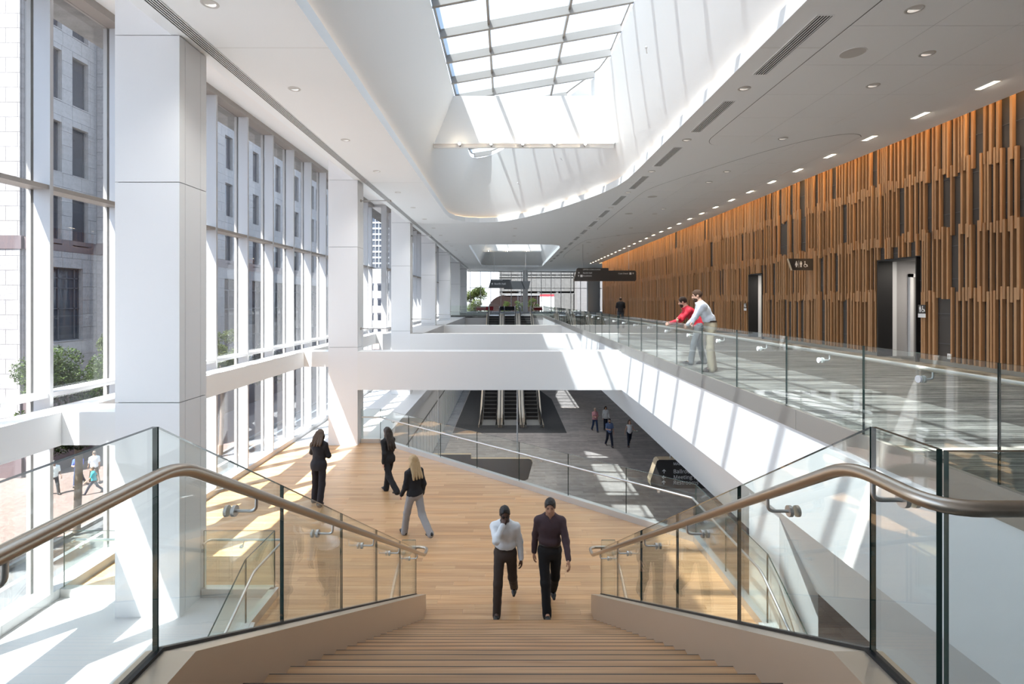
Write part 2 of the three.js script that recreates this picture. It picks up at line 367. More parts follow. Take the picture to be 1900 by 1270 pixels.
// panels that span the light wells, with their track lights
function bridge(d, n, label) {
  struct('wall_panel_across_light_well', prof([[-2.46, 6.85], [3.68, 6.85], [3.34, 8.44], [-1.86, 8.44]], d, d + .3), M.white);
  const t = thing('track_light', label, 'light', [.6, 6.7, d]);
  part(t, 'rail', [bx(-2.47, 3.63, 6.80, 6.85, d - .06, d + .34), bx(-2.47, 3.63, 6.70, 6.80, d + .02, d + .12)], M.white);
  for (const x of n) {
    const s = part(t, 'spot_head', [cyl(V(x, 6.75, d - .02), V(x, 6.77, d - .16), .05), cyl(V(x, 6.76, d + .05), V(x, 6.76, d - .02), .02)], M.chrome);
    part(s, 'bulb', new THREE.SphereGeometry(.045, 12, 8).translate(x, 6.77, -(d - .16)), M.glowWhite);
    const l = new THREE.PointLight(lin(1, .8, .55), .06); l.position.copy(V(x, 6.77, d - .24)); l.castShadow = true; scene.add(l);
  }
}
bridge(17.3, [-1.58, -.52, .54, 1.6, 2.64], 'white track with five small spot lamps under the panel across the near light well');
bridge(54, [-1.9, 0.1, 2.1], 'far white track with three small spot lamps across the second light well');

// ---- right side: upper concourse floor, bulkhead with its bevelled soffit, slat wall ----
struct('floor_upper', [bx(3.84, 10.6, -.26, 0, -6, 55.5), bx(3.84, 18, -.26, 0, 55.5, 74), bx(-1.42, 3.84, -.26, 0, -6, 1.68), bx(-7.2, 3.84, -.26, 0, 53.6, 74)], M.carpet);
struct('wall_bulkhead', prof([[3.8, -.18], [3.8, -1.44], [4.37, -2.61], [16, -2.61], [16, -.27], [3.9, -.27], [3.9, -.18]], -6, 72), M.white);
struct('wall_stair_head', bx(-1.22, 1.28, -3.0, -.27, .9, 1.5), M.white);

const D1 = [20.25, 21.4], D2 = [12.62, 13.96], DOORH = 2.6, WX = 10.2;
const wr = structGroup('wall_right');
part(wr, 'backing', [[-6, D2[0]], [D2[1], D1[0]], [D1[1], 54.3]].map(([a, b]) => bx(WX, WX + .25, 0, 6.9, a, b)).concat([bx(WX, WX + .25, DOORH, 6.9, ...D2), bx(WX, WX + .25, DOORH, 6.9, ...D1)]), M.backing);
const backRails = [];
for (const y of [.5, 1.2, 2.0, 2.75, 3.5, 4.3, 5.1]) for (const [a, b] of y < DOORH ? [[-6, D2[0]], [D2[1], D1[0]], [D1[1], 54.3]] : [[-6, 54.3]]) backRails.push(bx(WX - .018, WX, y, y + .012, a, b));
part(wr, 'backing_rail', backRails, M.joint);
part(wr, 'base', [[-6, D2[0]], [D2[1], D1[0]], [D1[1], 54.3]].map(([a, b]) => bx(WX - .02, WX, 0, .10, a, b)), M.fascia);
// slats: four rows of vertical oak battens, overlapping where two rows meet
const slats = [];
const rowsY = [[.10, 1.78], [1.50, 3.22], [2.92, 4.66], [4.36, 6.2]];
rowsY.forEach(([y0, y1], r) => {                                  // slots alternate between rows, so that slats interleave where rows overlap
  let gap = 0;
  for (let i = r % 2, d = 3.2 + i * .074; d < 54.1; i += 2, d = 3.2 + i * .074) {
    if (gap > 0) { gap--; continue; }
    if (rnd() < .20) gap = rnd() < .5 ? 1 : 0; else if (rnd() < .10 && !gap) { continue; }
    const w = pick([.040, .046, .054]), dep = pick([.06, .075, .09]), jit = rr(-.008, .008);
    const reps = rnd() < .16 ? 2 : 1;
    for (let k = 0; k < reps; k++) {
      const a = d + jit + k * .068, b = a + w;
      let lo = y0 + (r ? rr(-.04, .08) : 0), hi = y1 + rr(-.08, .04);
      const door = [D1, D2].some(([p0, p1]) => b > p0 - .01 && a < p1 + .01);
      if (door) { if (hi < DOORH + .2) continue; lo = Math.max(lo, DOORH + .02); }
      slats.push({ lo, hi, a, w, dep });
    }
  }
});
const unit = new THREE.BoxGeometry(1, 1, 1), unitRot = (() => { const g = unit.clone(), u = g.attributes.uv; for (let i = 0; i < u.count; i++) { const x = u.getX(i); u.setXY(i, u.getY(i) * 3, x); } return g; })();
slats.forEach((s) => { s.area = (s.hi - s.lo) / Math.pow(s.a, 2) * (s.a > 10.4 ? 1 : .02); });
const order = slats.slice().sort((p, q) => q.area - p.area), loose = new Set(order.slice(0, 300));
const restSlats = slatM.map(() => []);
for (const s of slats) {
  const mi = Math.floor(rnd() * slatM.length);
  if (loose.has(s)) {
    const m = shadow(new THREE.Mesh(unitRot, slatM[mi])); m.name = 'slat';
    m.scale.set(s.dep, s.hi - s.lo, s.w); m.position.set(WX - s.dep / 2 - .015, (s.lo + s.hi) / 2, -(s.a + s.w / 2)); wr.add(m);
  } else restSlats[mi].push(unitRot.clone().scale(s.dep, s.hi - s.lo, s.w).translate(WX - s.dep / 2 - .015, (s.lo + s.hi) / 2, -(s.a + s.w / 2)));
}
restSlats.forEach((l, i) => part(wr, 'slat_field', l, slatM[i], { kind: 'stuff' }));
struct('wall_cove', [bx(9.84, 10.6, 6.75, 7.02, -6, 54.3), bx(9.80, 9.90, CEIL + .2, 7.0, -6, 54.3)], M.white);
// door openings: dark portals and what lies behind them
function portal(n, D, depth, grey) {
  const g = structGroup('door_' + n);
  part(g, 'jamb', [bx(WX - .10, WX + .30, 0, DOORH, D[1] - .03, D[1]), bx(WX - .10, WX + .30, 0, DOORH, D[0], D[0] + .03), bx(WX - .10, WX + .30, DOORH - .03, DOORH, ...D)], M.black);
  part(g, 'passage_wall', [bx(WX + .3, WX + depth, 0, DOORH + .1, D[1] + .02, D[1] + .2), bx(WX + depth, WX + depth + .1, 0, 3, D[0] - 1.5, D[1] + 2.6), bx(WX + .26, WX + depth, DOORH, DOORH + .1, D[0] - 1.5, D[1] + 2.6), bx(WX + .26, WX + depth, 0, DOORH, D[0] - 1.6, D[0] - 1.5)], grey);
  part(g, 'added_passage_lamp', bx(WX + .9, WX + 1.5, DOORH - .03, DOORH - .002, D[0] - .2, D[0] + .4), M.glowWhite); { const l = new THREE.RectAreaLight(lin(1, .9, .8), 5, .58, .58); l.up.set(0, 0, -1); l.position.copy(V(WX + 1.2, DOORH - .05, D[0] + .1)); l.lookAt(V(WX + 1.2, 0, D[0] + .1)); scene.add(l); }  // unseen glowing panel with its light, added to brighten the passage
  part(g, 'passage_floor', bx(WX, WX + depth, -.2, .0, D[0] - 1.5, D[1] + 2.6), M.carpet);
  part(g, 'corner_trim', bx(WX + .30, WX + .42, 0, DOORH - .03, D[1] - .02, D[1] + .02), M.panel);
  if (n === 1) { part(g, 'door_leaf', bx(WX + .85, WX + 1.8, 0, 2.15, D[1] - .04, D[1] + .02), M.doorLeaf); part(g, 'door_frame', [bx(WX + .76, WX + .85, 0, 2.24, D[1] - .06, D[1] + .02), bx(WX + 1.8, WX + 1.9, 0, 2.24, D[1] - .06, D[1] + .02), bx(WX + .76, WX + 1.9, 2.15, 2.24, D[1] - .06, D[1] + .02)], M.panel); part(g, 'door_handle', [cyl(V(WX + .92, 1.0, D[1] - .04), V(WX + .92, 1.0, D[1] - .11), .012), cyl(V(WX + .92, 1.0, D[1] - .10), V(WX + 1.05, 1.0, D[1] - .10), .011)], M.steel); }
}
portal(1, D2, 3.2, M.greyWall);
portal(2, D1, 2.6, M.greyWall);
struct('wall_right_end', [bx(10.2, 18, 0, 7, 54.3, 54.6), bx(14, 14.3, LOW, -2.6, -6, 54)], M.white);
struct('wall_back', [bx(-7.6, 10.6, -.2, 8.3, -6.3, -6), bx(-7.6, 16, LOW, -.2, -6.3, -6)], M.white);

// acoustic ceiling tiles let into the right-hand ceiling, in three fields with curved ends
const fields = [
  [[5.0, -2], [8.75, -2], [8.72, 7.6], [8.5, 9.2], [8.0, 10.6], [7.3, 11.8], [6.6, 12.7], [5.9, 13.2], [5.35, 13.2], [5.08, 12.9], [5.0, 12.4]],
  [[8.72, 12.6], [8.5, 12.3], [8.1, 12.25], [7.5, 12.7], [6.8, 13.9], [6.1, 15.6], [5.4, 17.3], [5.05, 18.4], [5.0, 19.5], [5.0, 28], [5.1, 28.8], [5.6, 29.3], [6.4, 29.2], [7.4, 28.2], [8.2, 26.8], [8.6, 25.2], [8.72, 23.5]],
  [[8.72, 30.5], [8.3, 29.8], [7.6, 30.2], [6.6, 31.6], [5.6, 33], [5.0, 34.4], [5.0, 50], [8.72, 50]],
];
for (let n = 0; n < 2; n++) for (let i = 0; i < 3; i++) fields[i] = fields[i].flatMap((p, k, l) => { const q = l[(k + 1) % l.length]; return [[lerp(p[0], q[0], .25), lerp(p[1], q[1], .25)], [lerp(p[0], q[0], .75), lerp(p[1], q[1], .75)]]; });   // rounded outlines
const ct = structGroup('ceiling_tiles');
for (const f of fields) part(ct, 'backing', slab(outward(f, .012), CEIL - .003, CEIL - .0005), M.joint);
for (const f of fields) for (let x = 5.0; x < 8.75; x += 1.2) for (let d = -1.24 * 1; d < 50; d += 1.24) {
  const q = clipPoly(f, [x + .004, x + 1.196, d + .004, d + 1.236]);
  if (q.length > 2 && polyArea(q) > .02) part(ct, 'tile', slab(q, CEIL - .007, CEIL - .0035), M.tile);
}

// fine open joints across the plaster ceiling
for (const d of [8.1, 17.3, 26.5, 35.7]) struct('trim_' + (d < 9 ? 1 : d < 18 ? 2 : d < 27 ? 3 : 4), [bx(-4.6, d > 26 ? 4.98 : -2.82, CEIL - .0012, CEIL, d, d + .007), ...(d > 26 ? [] : [bx(4.02, 4.98, CEIL - .0012, CEIL, d, d + .007)])], M.grilleM);

// ---- left side: columns, curtain wall, edge beams, cross beams ----
for (const d of colD) {
  const c = structGroup('column'), x0 = -5.89, x1 = -4.92, g = .006, low = LAND;
  part(c, 'core', bx(x0 + .03, x1 - .03, low, 6.76, d + .03, d + .66), M.joint);
  const ys = [low, -.03, 3.29, CEIL - .01, 6.76];
  for (let i = 0; i < 4; i++) for (const [a, b] of [[d, d + .14], [d + .14, d + .53], [d + .53, d + .69]]) part(c, 'cladding_panel', bx(x0, x1, ys[i] + (i ? g : 0), ys[i + 1] - g, a + (a > d ? g * .7 : 0), b - g * .7 * (b < d + .69 ? 1 : 0)), M.panel);
}
const jog = 27.8;
let winN = 0;
function bay(d0, d1, xg, finDs, cover = true) {                    // one bay of curtain wall; glass at x = xg, fins reach 0.28 into the hall
  const g = structGroup('window_' + (++winN)), xi = xg + .28;
  part(g, 'sill', bx(xg - .10, xi, LAND - .3, LAND + .15, d0, d1), M.alu);
  part(g, 'transom', bx(xg - .06, xi - .02, -.02, .05, d0, d1), M.alu);
  part(g, 'transom', bx(xg - .06, xi - .02, 3.255, 3.325, d0, d1), M.aluDark);
  part(g, 'head', bx(xg - .06, xi, 6.6, 6.78, d0, d1), M.aluDark);
  const edges = [d0, ...finDs.map((f) => f + .03), d1];
  for (const f of finDs) {
    part(g, 'mullion', bx(xg + .02, xi, LAND + .15, 6.6, f, f + .06), M.alu);
    part(g, 'mullion_cap', bx(xg - .09, xg - .02, LAND, 6.6, f - .005, f + .065), M.aluDark);
  }
  for (let i = 0; i < edges.length - 1; i++) for (const [a, b] of [[LAND + .15, -.02], [.05, 3.255], [3.325, 6.6]]) if (edges[i + 1] - edges[i] > .1) part(g, 'pane', bx(xg - .006, xg + .006, a, b, edges[i], edges[i + 1]), M.window);
}
const finAt = (a, b) => { const l = []; for (let n = -8; n < 45; n++) { const d = 8.04 + 1.534 * n; if (d > a + .2 && d < b - .1) l.push(d); } return l; };
const cuts = [-6, 7.27, 16.47, 25.67, 34.87, 44.07, 53.27, 68.6];
for (let i = 0; i < 7; i++) {
  if (i === 3) { bay(25.674, jog, -7.45, finAt(25.67, jog)); bay(jog, 34.87, -6.8, finAt(jog, 34.87)); } else bay(cuts[i] + (i ? .004 : 0), cuts[i + 1], i > 3 ? -6.8 : -7.45, finAt(cuts[i], cuts[i + 1]));
}
{ // the short return where the glass steps in
  const g = structGroup('window_' + (++winN));
  part(g, 'frame', [bx(-7.5, -6.52, 6.6, 6.78, jog - .05, jog + .05), bx(-7.5, -7.3, LAND, 6.6, jog - .06, jog + .06), bx(-6.80, -6.52, LAND, 6.6, jog - .06, jog + .06), bx(-7.3, -6.8, 3.255, 3.325, jog - .05, jog + .05), bx(-7.3, -6.8, -.02, .05, jog - .05, jog + .05)], M.alu);
  part(g, 'pane', bx(-7.3, -6.8, LAND, 6.6, jog - .006, jog + .006), M.window);
}
struct('wall_above_windows', [bx(-7.55, -7.2, 6.78, 7.02, -6, jog), bx(-7.55, -6.5, 6.78, 7.02, jog, 68.6)], M.white);
struct('wall_base_outside', bx(-7.56, -7.3, STREET, LAND - .3, -6, 68.6), M.granite);
struct('beam_edge', bx(-7.14, -6.69, -.67, -.17, -6, 26.2), M.beam);
for (const d of [7.7, 16.9]) struct('beam_stub', bx(-6.69, -5.89, -.67, -.17, d, d + .62), M.beam);
for (const d of colD.slice(1, 4)) struct('beam_cross', bx(-4.92, 3.8, -1.44, -.17, d, d + .63), M.beam);
struct('floor_ledge_upper', [bx(-6.52, -4.33, -1.0, -.17, 26.2, 53.6), bx(-7.14, -6.52, -.67, -.17, 26.2, jog)], M.terrazzo);
// thin banner arms on the hall side of the farther columns
for (const [i, nm] of [[1, 'second'], [2, 'third'], [3, 'fourth'], [4, 'fifth'], [5, 'sixth']]) for (const y of [.57, 4.88]) {
  const d = colD[i] + .35, t = thing('banner_arm', `${y > 2 ? 'upper' : 'lower'} thin metal banner arm on the ${nm} white column from the camera`, 'rod', [-4.92, y, d]);
  part(t, 'rod', cyl(V(-4.92, y, d), V(-3.92, y, d), .02, 8), M.alu);
  part(t, 'collar', cyl(V(-4.92, y, d), V(-4.89, y, d), .045, 12), M.aluDark);
  part(t, 'end_cap', cyl(V(-3.93, y, d), V(-3.90, y, d), .028, 8), M.aluDark);
}

// ---- landing with its oak planks ----
const landing = [[-7.17, 8.30], [-7.17, 17.24], [-4.25, 17.24], [3.75, 10.15], [3.75, 7.38], [1.52, 7.38], [1.52, 7.43], [-1.46, 7.43], [-1.46, 7.38], [-3.73, 7.38], [-3.73, 8.30]];
const fl = structGroup('floor_landing');
part(fl, 'slab', slab(landing, LAND - .42, LAND - .021), M.white);
{
  const boards = [];
  for (let d = 7.38; d < 17.3; d += .132) for (let x = -7.2 + rr(-1.6, 0); x < 3.8;) {
    const l = rr(1.1, 2.6), q = clipPoly(landing, [x + .001, x + l - .001, d + .001, d + .131]);
    if (q.length > 2 && polyArea(q) > .004) boards.push([polyArea(q) / d, q]);
    x += l;
  }
  boards.sort((a, b) => b[0] - a[0]);
  const rest = oak.map(() => []);
  boards.forEach(([, q], i) => { const m = Math.floor(rnd() * oak.length), g = slab(q, LAND - .02, LAND - rr(0, .0012)); if (i < 300) part(fl, 'plank', g, oak[m]); else rest[m].push(g); });
  rest.forEach((l, i) => l.length && part(fl, 'plank_field', l, oak[i], { kind: 'stuff' }));
}
struct('floor_ledge_white', [slab([[-7.17, -2], [-3.86, -2], [-3.86, 8.28], [-7.17, 8.28]], LAND - .42, LAND), slab([[-7.17, 17.26], [-4.25, 17.26], [-4.25, 53], [-7.17, 53]], LAND - .42, LAND)], M.terrazzo);

// ---- lower concourse ----
struct('floor_lower', bx(-4.5, 14, LOW - .2, LOW, -6, 58), M.lower);
struct('floor_lower_strip', bx(-4.5, -3.75, LOW, LOW + .012, 17, 56), M.lowerStrip);
one('floor_carpet', slab([[-3.72, 35.3], [4.15, 35.3], [4.17, 47.5], [3.4, 52], [-3.65, 52]], LOW, LOW + .014), M.darkCarpet, 'dark grey carpet laid round the feet of the three escalators', 'carpet');
{
  const g = structGroup('wall_lower_left');
  part(g, 'backing', bx(-4.75, -4.5, LOW, LAND - .42, -6, 56), M.lowWall);
  part(g, 'header', bx(-4.5, -4.44, -4.85, LAND - .42, 17, 56), M.lowWall);
  part(g, 'transom', bx(-4.5, -4.40, -4.9, -4.85, 17, 56), M.joint);
  for (let d = 18; d < 55; d += 1.05) part(g, 'panel', bx(-4.5, -4.43, LOW, -4.9, d, d + .72), M.panel);
}
struct('wall_lower_end', [bx(-4.5, 14, LOW, -1.2, 57.4, 57.7), bx(-4.33, 3.8, -1.2, -.26, 53.3, 53.6)], M.greyWall);
struct('pillar_lower', bx(3.85, 4.4, LOW, -1.5, 7.23, 8.13), M.white);

// ---- window wall at the far end ----
{
  const g = structGroup('window_far'), x0 = -5.2, x1 = 16, dA = 68.2, dB = 71.6, len = Math.hypot(x1 - x0, dB - dA);
  const at = (s) => [lerp(x0, x1, s / len), lerp(dA, dB, s / len)], rect = (s0, s1, y0, y1, t, off = 0) => { const a = at(s0), b = at(s1); return upright(a, b, [[0, y0], [distPl(a, b), y0], [distPl(a, b), y1], [0, y1]], t); };
  part(g, 'sill', rect(0, len, -.05, .08, .3), M.aluDark);
  part(g, 'head', rect(0, len, 5.42, 5.7, .3), M.alu);
  part(g, 'transom', rect(0, len, 3.23, 3.30, .14), M.aluDark);
  for (let s = .35; s < len; s += 1.385) { part(g, 'mullion', rect(s - .03, s + .03, .08, 5.42, .16), M.aluDark); for (const [a, b] of [[.08, 3.23], [3.3, 5.42]]) part(g, 'pane', rect(s + .03, Math.min(s + 1.355, len), a, b, .012), M.window); }
  struct('wall_above_far_window', bx(-7.5, 18, 5.66, 7.02, 68.6, 72.2), M.white);
  struct('column_far', bx(2.12, 2.78, 0, 5.5, 66.9, 67.4), M.panel);
  struct('column_far', bx(9.85, 11.0, 0, 5.5, 62, 62.8), M.greyWall);
  struct('column_far', bx(11.3, 12.0, 0, 5.5, 66, 66.7), M.greyWall);
  struct('ceiling_far', bx(9.84, 18, CEIL, CEIL + .24, 54.6, 72), M.ceil);
  struct('wall_far_right', bx(16, 16.3, 0, 7, 54.6, 73), M.greyWall);
}
// =====================================================================================
// STAIRS AND GUARDRAILS
// =====================================================================================
const CX = .03, SW = 1.2675, GX = 1.415, RISE = .14836, RUN = .2635;
const ORD = ['first', 'second', 'third', 'fourth', 'fifth', 'sixth', 'seventh', 'eighth', 'ninth', 'tenth', 'eleventh', 'twelfth', 'thirteenth', 'fourteenth', 'fifteenth', 'sixteenth', 'seventeenth', 'eighteenth', 'nineteenth', 'twentieth', 'twenty-first', 'twenty-second', 'twenty-third', 'twenty-fourth', 'twenty-fifth', 'twenty-sixth', 'twenty-seventh', 'twenty-eighth', 'twenty-ninth', 'thirtieth', 'thirty-first', 'thirty-second', 'thirty-third', 'thirty-fourth', 'thirty-fifth'];
const glassPair = [M.glass, M.glassEdge], greenPair = [M.glassGreen, M.glassEdge];
const strY = (d) => d < 2.04 ? .104 : .104 - .534 * (d - 2.04);
const glTop = (d) => d < 2.02 ? 1.005 : 1.005 - .567 * (d - 2.02);
const railY = (d) => d < 1.96 ? .87 : .87 - .555 * (d - 1.96);
{
  const t = thing('staircase', 'wide straight oak stair going down to the wooden landing between glass sides', 'staircase', [CX, LAND, 7.4]);
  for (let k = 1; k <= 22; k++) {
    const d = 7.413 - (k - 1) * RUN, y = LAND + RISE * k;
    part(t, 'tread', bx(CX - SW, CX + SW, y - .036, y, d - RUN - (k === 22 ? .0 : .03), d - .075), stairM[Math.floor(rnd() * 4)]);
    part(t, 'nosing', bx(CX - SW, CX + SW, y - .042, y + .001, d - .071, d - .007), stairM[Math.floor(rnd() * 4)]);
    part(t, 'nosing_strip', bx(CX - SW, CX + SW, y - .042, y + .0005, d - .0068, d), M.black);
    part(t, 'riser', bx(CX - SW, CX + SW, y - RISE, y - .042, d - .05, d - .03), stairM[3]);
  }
  for (const s of [-1, 1]) {
    const x = CX + s * (SW + .1);
    part(t, 'stringer', upright([x, 0], [x, 1], [[-2, .104], [2.04, .104], [7.855, -3.0], [7.87, LAND], [7.4, LAND - .2], [1.9, -.35], [-2, -.35]], .2), M.champagne);
    part(t, 'glazing_channel', upright([x + s * .045, 0], [x + s * .045, 1], [[-2, .104], [2.04, .104], [7.8, -2.97], [7.8, -2.955], [2.04, .119], [-2, .119]], .034), M.black);
  }
}
function bracketAt(parent, xg, xr, y, d, xAxis = true) {            // glass-mounted arm: clamp discs, arm and saddle
  const P = (u, yy) => V(u, yy, d), q = Math.sign(xr - xg);
  const b = part(parent, 'bracket', tube([P(xg, y - .085), P(xr - q * .002, y - .085), P(xr, y - .018)], .0085, 8, .035), M.steel);
  part(b, 'clamp_disc', [cyl(P(xg + q * .011, y - .085), P(xg + q * .028, y - .085), .028, 16), cyl(P(xg - q * .011, y - .085), P(xg - q * .026, y - .085), .028, 16)], M.steel);
  return b;
}
function stairGuard(s, label) {
  const x = CX + s * GX, xr = CX + s * 1.285, t = thing('stair_guardrail', label, 'guardrail', [x, 0, 2]);
  const js = s < 0 ? [-2, -.7, .66, 2.02, 3.155, 4.29, 5.44, 6.64, 7.82] : [1.706, 2.02, 3.18, 4.33, 5.49, 6.66, 7.82];
  for (let i = 0; i < js.length - 1; i++) {
    const a = js[i] + .004, b = js[i + 1] - .004;
    part(t, 'glass_panel', upright([x, 0], [x, 1], [[a, strY(a) - .03], [b, strY(b) - .03], [b, glTop(b)], [a, glTop(a)]], .02), glassPair);
  }
  // short pane that closes the foot of the stair
  part(t, 'glass_panel', upright([x, 7.86], [x + s * .22, 7.86], [[.01, LAND + .2], [.22, LAND + .2], [.22, -2.17], [.01, -2.17]], .02), glassPair);
  if (s > 0) part(t, 'glass_panel', upright([x + .02, 1.706], [3.79, 1.706], [[0, -.05], [3.79 - x - .02, -.05], [3.79 - x - .02, 1.0], [0, 1.0]], .02), glassPair);
  const low = [V(xr, railY(7.85), 7.85), V(xr, -2.42, 8.15), V(xr + s * .34, -2.42, 8.15), V(xr + s * .34, -2.42, 7.45), V(xr + s * .34, -2.42 - .54 * 4, 3.45)];
  const path = s < 0 ? [V(xr, .87, -2), V(xr, .87, 1.96), ...low] : [V(3.72, .87, 1.55), V(xr, .87, 1.55), V(xr, .87, 1.96), ...low];
  part(t, 'handrail', tube(path, .0245, 18, .13), M.railNear);
  for (const d of s < 0 ? [.2, 1.28, 2.57, 3.70, 4.84, 5.98, 7.2] : [1.84, 2.58, 3.73, 4.88, 6.04, 7.2]) bracketAt(t, x, xr, railY(d), d);
  return t;
}
stairGuard(-1, 'glass guard with bronze tube handrail on the left side of the oak stair');
stairGuard(1, 'glass guard with bronze tube handrail on the right side of the oak stair');

function returnFlight(s, label) {
  const xa = CX + s * 1.56, xb = s * 3.62, t = thing('return_stair', label, 'staircase', [s * 2.6, LAND, 7.3]);
  for (let k = 1; k <= 16; k++) {
    const d = 7.38 - (k - 1) * .28, y = LAND - .15 * k;
    part(t, 'tread', bx(Math.min(xa, xb), Math.max(xa, xb), y - .16, y, d - .30, d), stairM[k % 4]);
  }
  for (const [x, w] of [[s * 3.70, .15], [CX + s * 1.60, .1]]) part(t, 'stringer', upright([x, 0], [x, 1], [[7.38, LAND + .13], [7.38, LAND - .35], [2.9, LAND - 2.9], [2.9, LAND - 2.35]], w), M.shoe);
}
returnFlight(-1, 'lower flight going down beside the left of the main stair by the white column');
returnFlight(1, 'lower flight going down beside the right of the main stair towards the white pier');

// guard along a plan line: joints [(x, d, floor y)], curb, panes, handrail on the side given by the offset
function guardRun(t, js, o) {
  for (let i = 0; i < js.length - 1; i++) {
    const a = js[i], b = js[i + 1], L = distPl(a, b), y0 = a[2], y1 = b[2];
    part(t, 'glass_panel', upright(a, b, [[.005, y0 + .10], [L - .005, y1 + .10], [L - .005, y1 + o.top], [.005, y0 + o.top]], .02), o.pair);
    if (o.curb) part(t, 'curb', upright(a, b, [[0, y0 - .02], [L, y1 - .02], [L, y1 + .135], [0, y0 + .135]], .13), M.shoe);
  }
}
{
  const diag = [[-4.25, 17.24], [3.75, 10.15]], dj = [], n = 7;
  for (let i = 0; i <= n; i++) dj.push([lerp(diag[0][0], diag[1][0], i / n), lerp(diag[0][1], diag[1][1], i / n), LAND]);
  const t = thing('landing_guardrail', 'long slanting glass guard with steel handrail along the far edge of the wooden landing', 'guardrail', [0, LAND, 13.5]);
  const js = [[-4.90, 17.24, LAND], ...dj, [3.75, 8.76, LAND], [3.75, 7.36, LAND], [3.75, 5.9, LAND - .79], [3.75, 4.4, LAND - 1.6], [3.75, 2.9, LAND - 2.41]];
  guardRun(t, js, { top: 1.13, pair: glassPair, curb: true });
  const off = (p) => { const u = .09 / Math.hypot(8, 7.09); return [p[0] - 7.09 * u, p[1] - 8 * u]; };
  const A = off(diag[0]), B = off(diag[1]);
  part(t, 'handrail', tube([V(-4.86, LAND + .88, 17.14), V(-4.28, LAND + .88, 17.14), V(A[0] + .06, LAND + .88, A[1] - .05), V(B[0] - .02, LAND + .88, B[1]), V(3.66, LAND + .88, 10.0), V(3.66, LAND + .88, 7.36), V(3.66, LAND + .88 - .54 * 4.4, 2.96)], .021, 12, .14), M.steel);
  for (let i = 0; i < n; i++) {
    const m = [(dj[i][0] + dj[i + 1][0]) / 2, (dj[i][1] + dj[i + 1][1]) / 2], q = off(m), y = LAND + .80;
    const b = part(t, 'bracket', tube([V(m[0], y, m[1]), V(q[0], y, q[1]), V(q[0], y + .065, q[1])], .008, 6, .03), M.steel);
    part(b, 'clamp_disc', cyl(V(lerp(m[0], q[0], .14), y, lerp(m[1], q[1], .14)), V(lerp(m[0], q[0], .34), y, lerp(m[1], q[1], .34)), .028), M.steel);
  }
  const t2 = thing('landing_guardrail', 'short glass guard with steel handrail to the right of the nearest white column', 'guardrail', [-4.3, LAND, 8.28]);
  guardRun(t2, [[-4.90, 8.28, LAND], [-3.75, 8.28, LAND], [-3.75, 7.36, LAND], [-3.75, 5.9, LAND - .79], [-3.75, 4.4, LAND - 1.6], [-3.75, 2.9, LAND - 2.41]], { top: 1.05, pair: greenPair, curb: true });
  part(t2, 'handrail', tube([V(-4.86, LAND + .86, 8.20), V(-4.86, LAND + .86, 8.37), V(-3.64, LAND + .86, 8.37), V(-3.64, LAND + .86, 7.36), V(-3.64, LAND + .86 - .54 * 4.4, 2.96)], .019, 12, .07), M.steel);
  part(t2, 'bracket', [cyl(V(-4.3, LAND + .78, 8.29), V(-4.3, LAND + .78, 8.32), .028), tube([V(-4.3, LAND + .78, 8.29), V(-4.3, LAND + .78, 8.37), V(-4.3, LAND + .84, 8.37)], .008, 6, .03), cyl(V(-3.74, LAND + .2, 6.2), V(-3.7, LAND + .2, 6.2), .028)], M.steel);
  const t3 = thing('landing_guardrail', 'short glass guard between the window sill and the left of the nearest white column', 'guardrail', [-6.5, LAND, 8.28]);
  guardRun(t3, [[-7.16, 8.28, LAND], [-5.90, 8.28, LAND]], { top: 1.05, pair: greenPair, curb: true });
  part(t3, 'handrail', tube([V(-7.05, LAND + .86, 8.30), V(-7.05, LAND + .86, 8.37), V(-5.92, LAND + .86, 8.37)], .019, 12, .06), M.steel);
  part(t3, 'bracket', [cyl(V(-6.9, LAND + .78, 8.29), V(-6.9, LAND + .78, 8.32), .028), tube([V(-6.9, LAND + .78, 8.29), V(-6.9, LAND + .78, 8.37), V(-6.9, LAND + .84, 8.37)], .008, 6, .03)], M.steel);
}
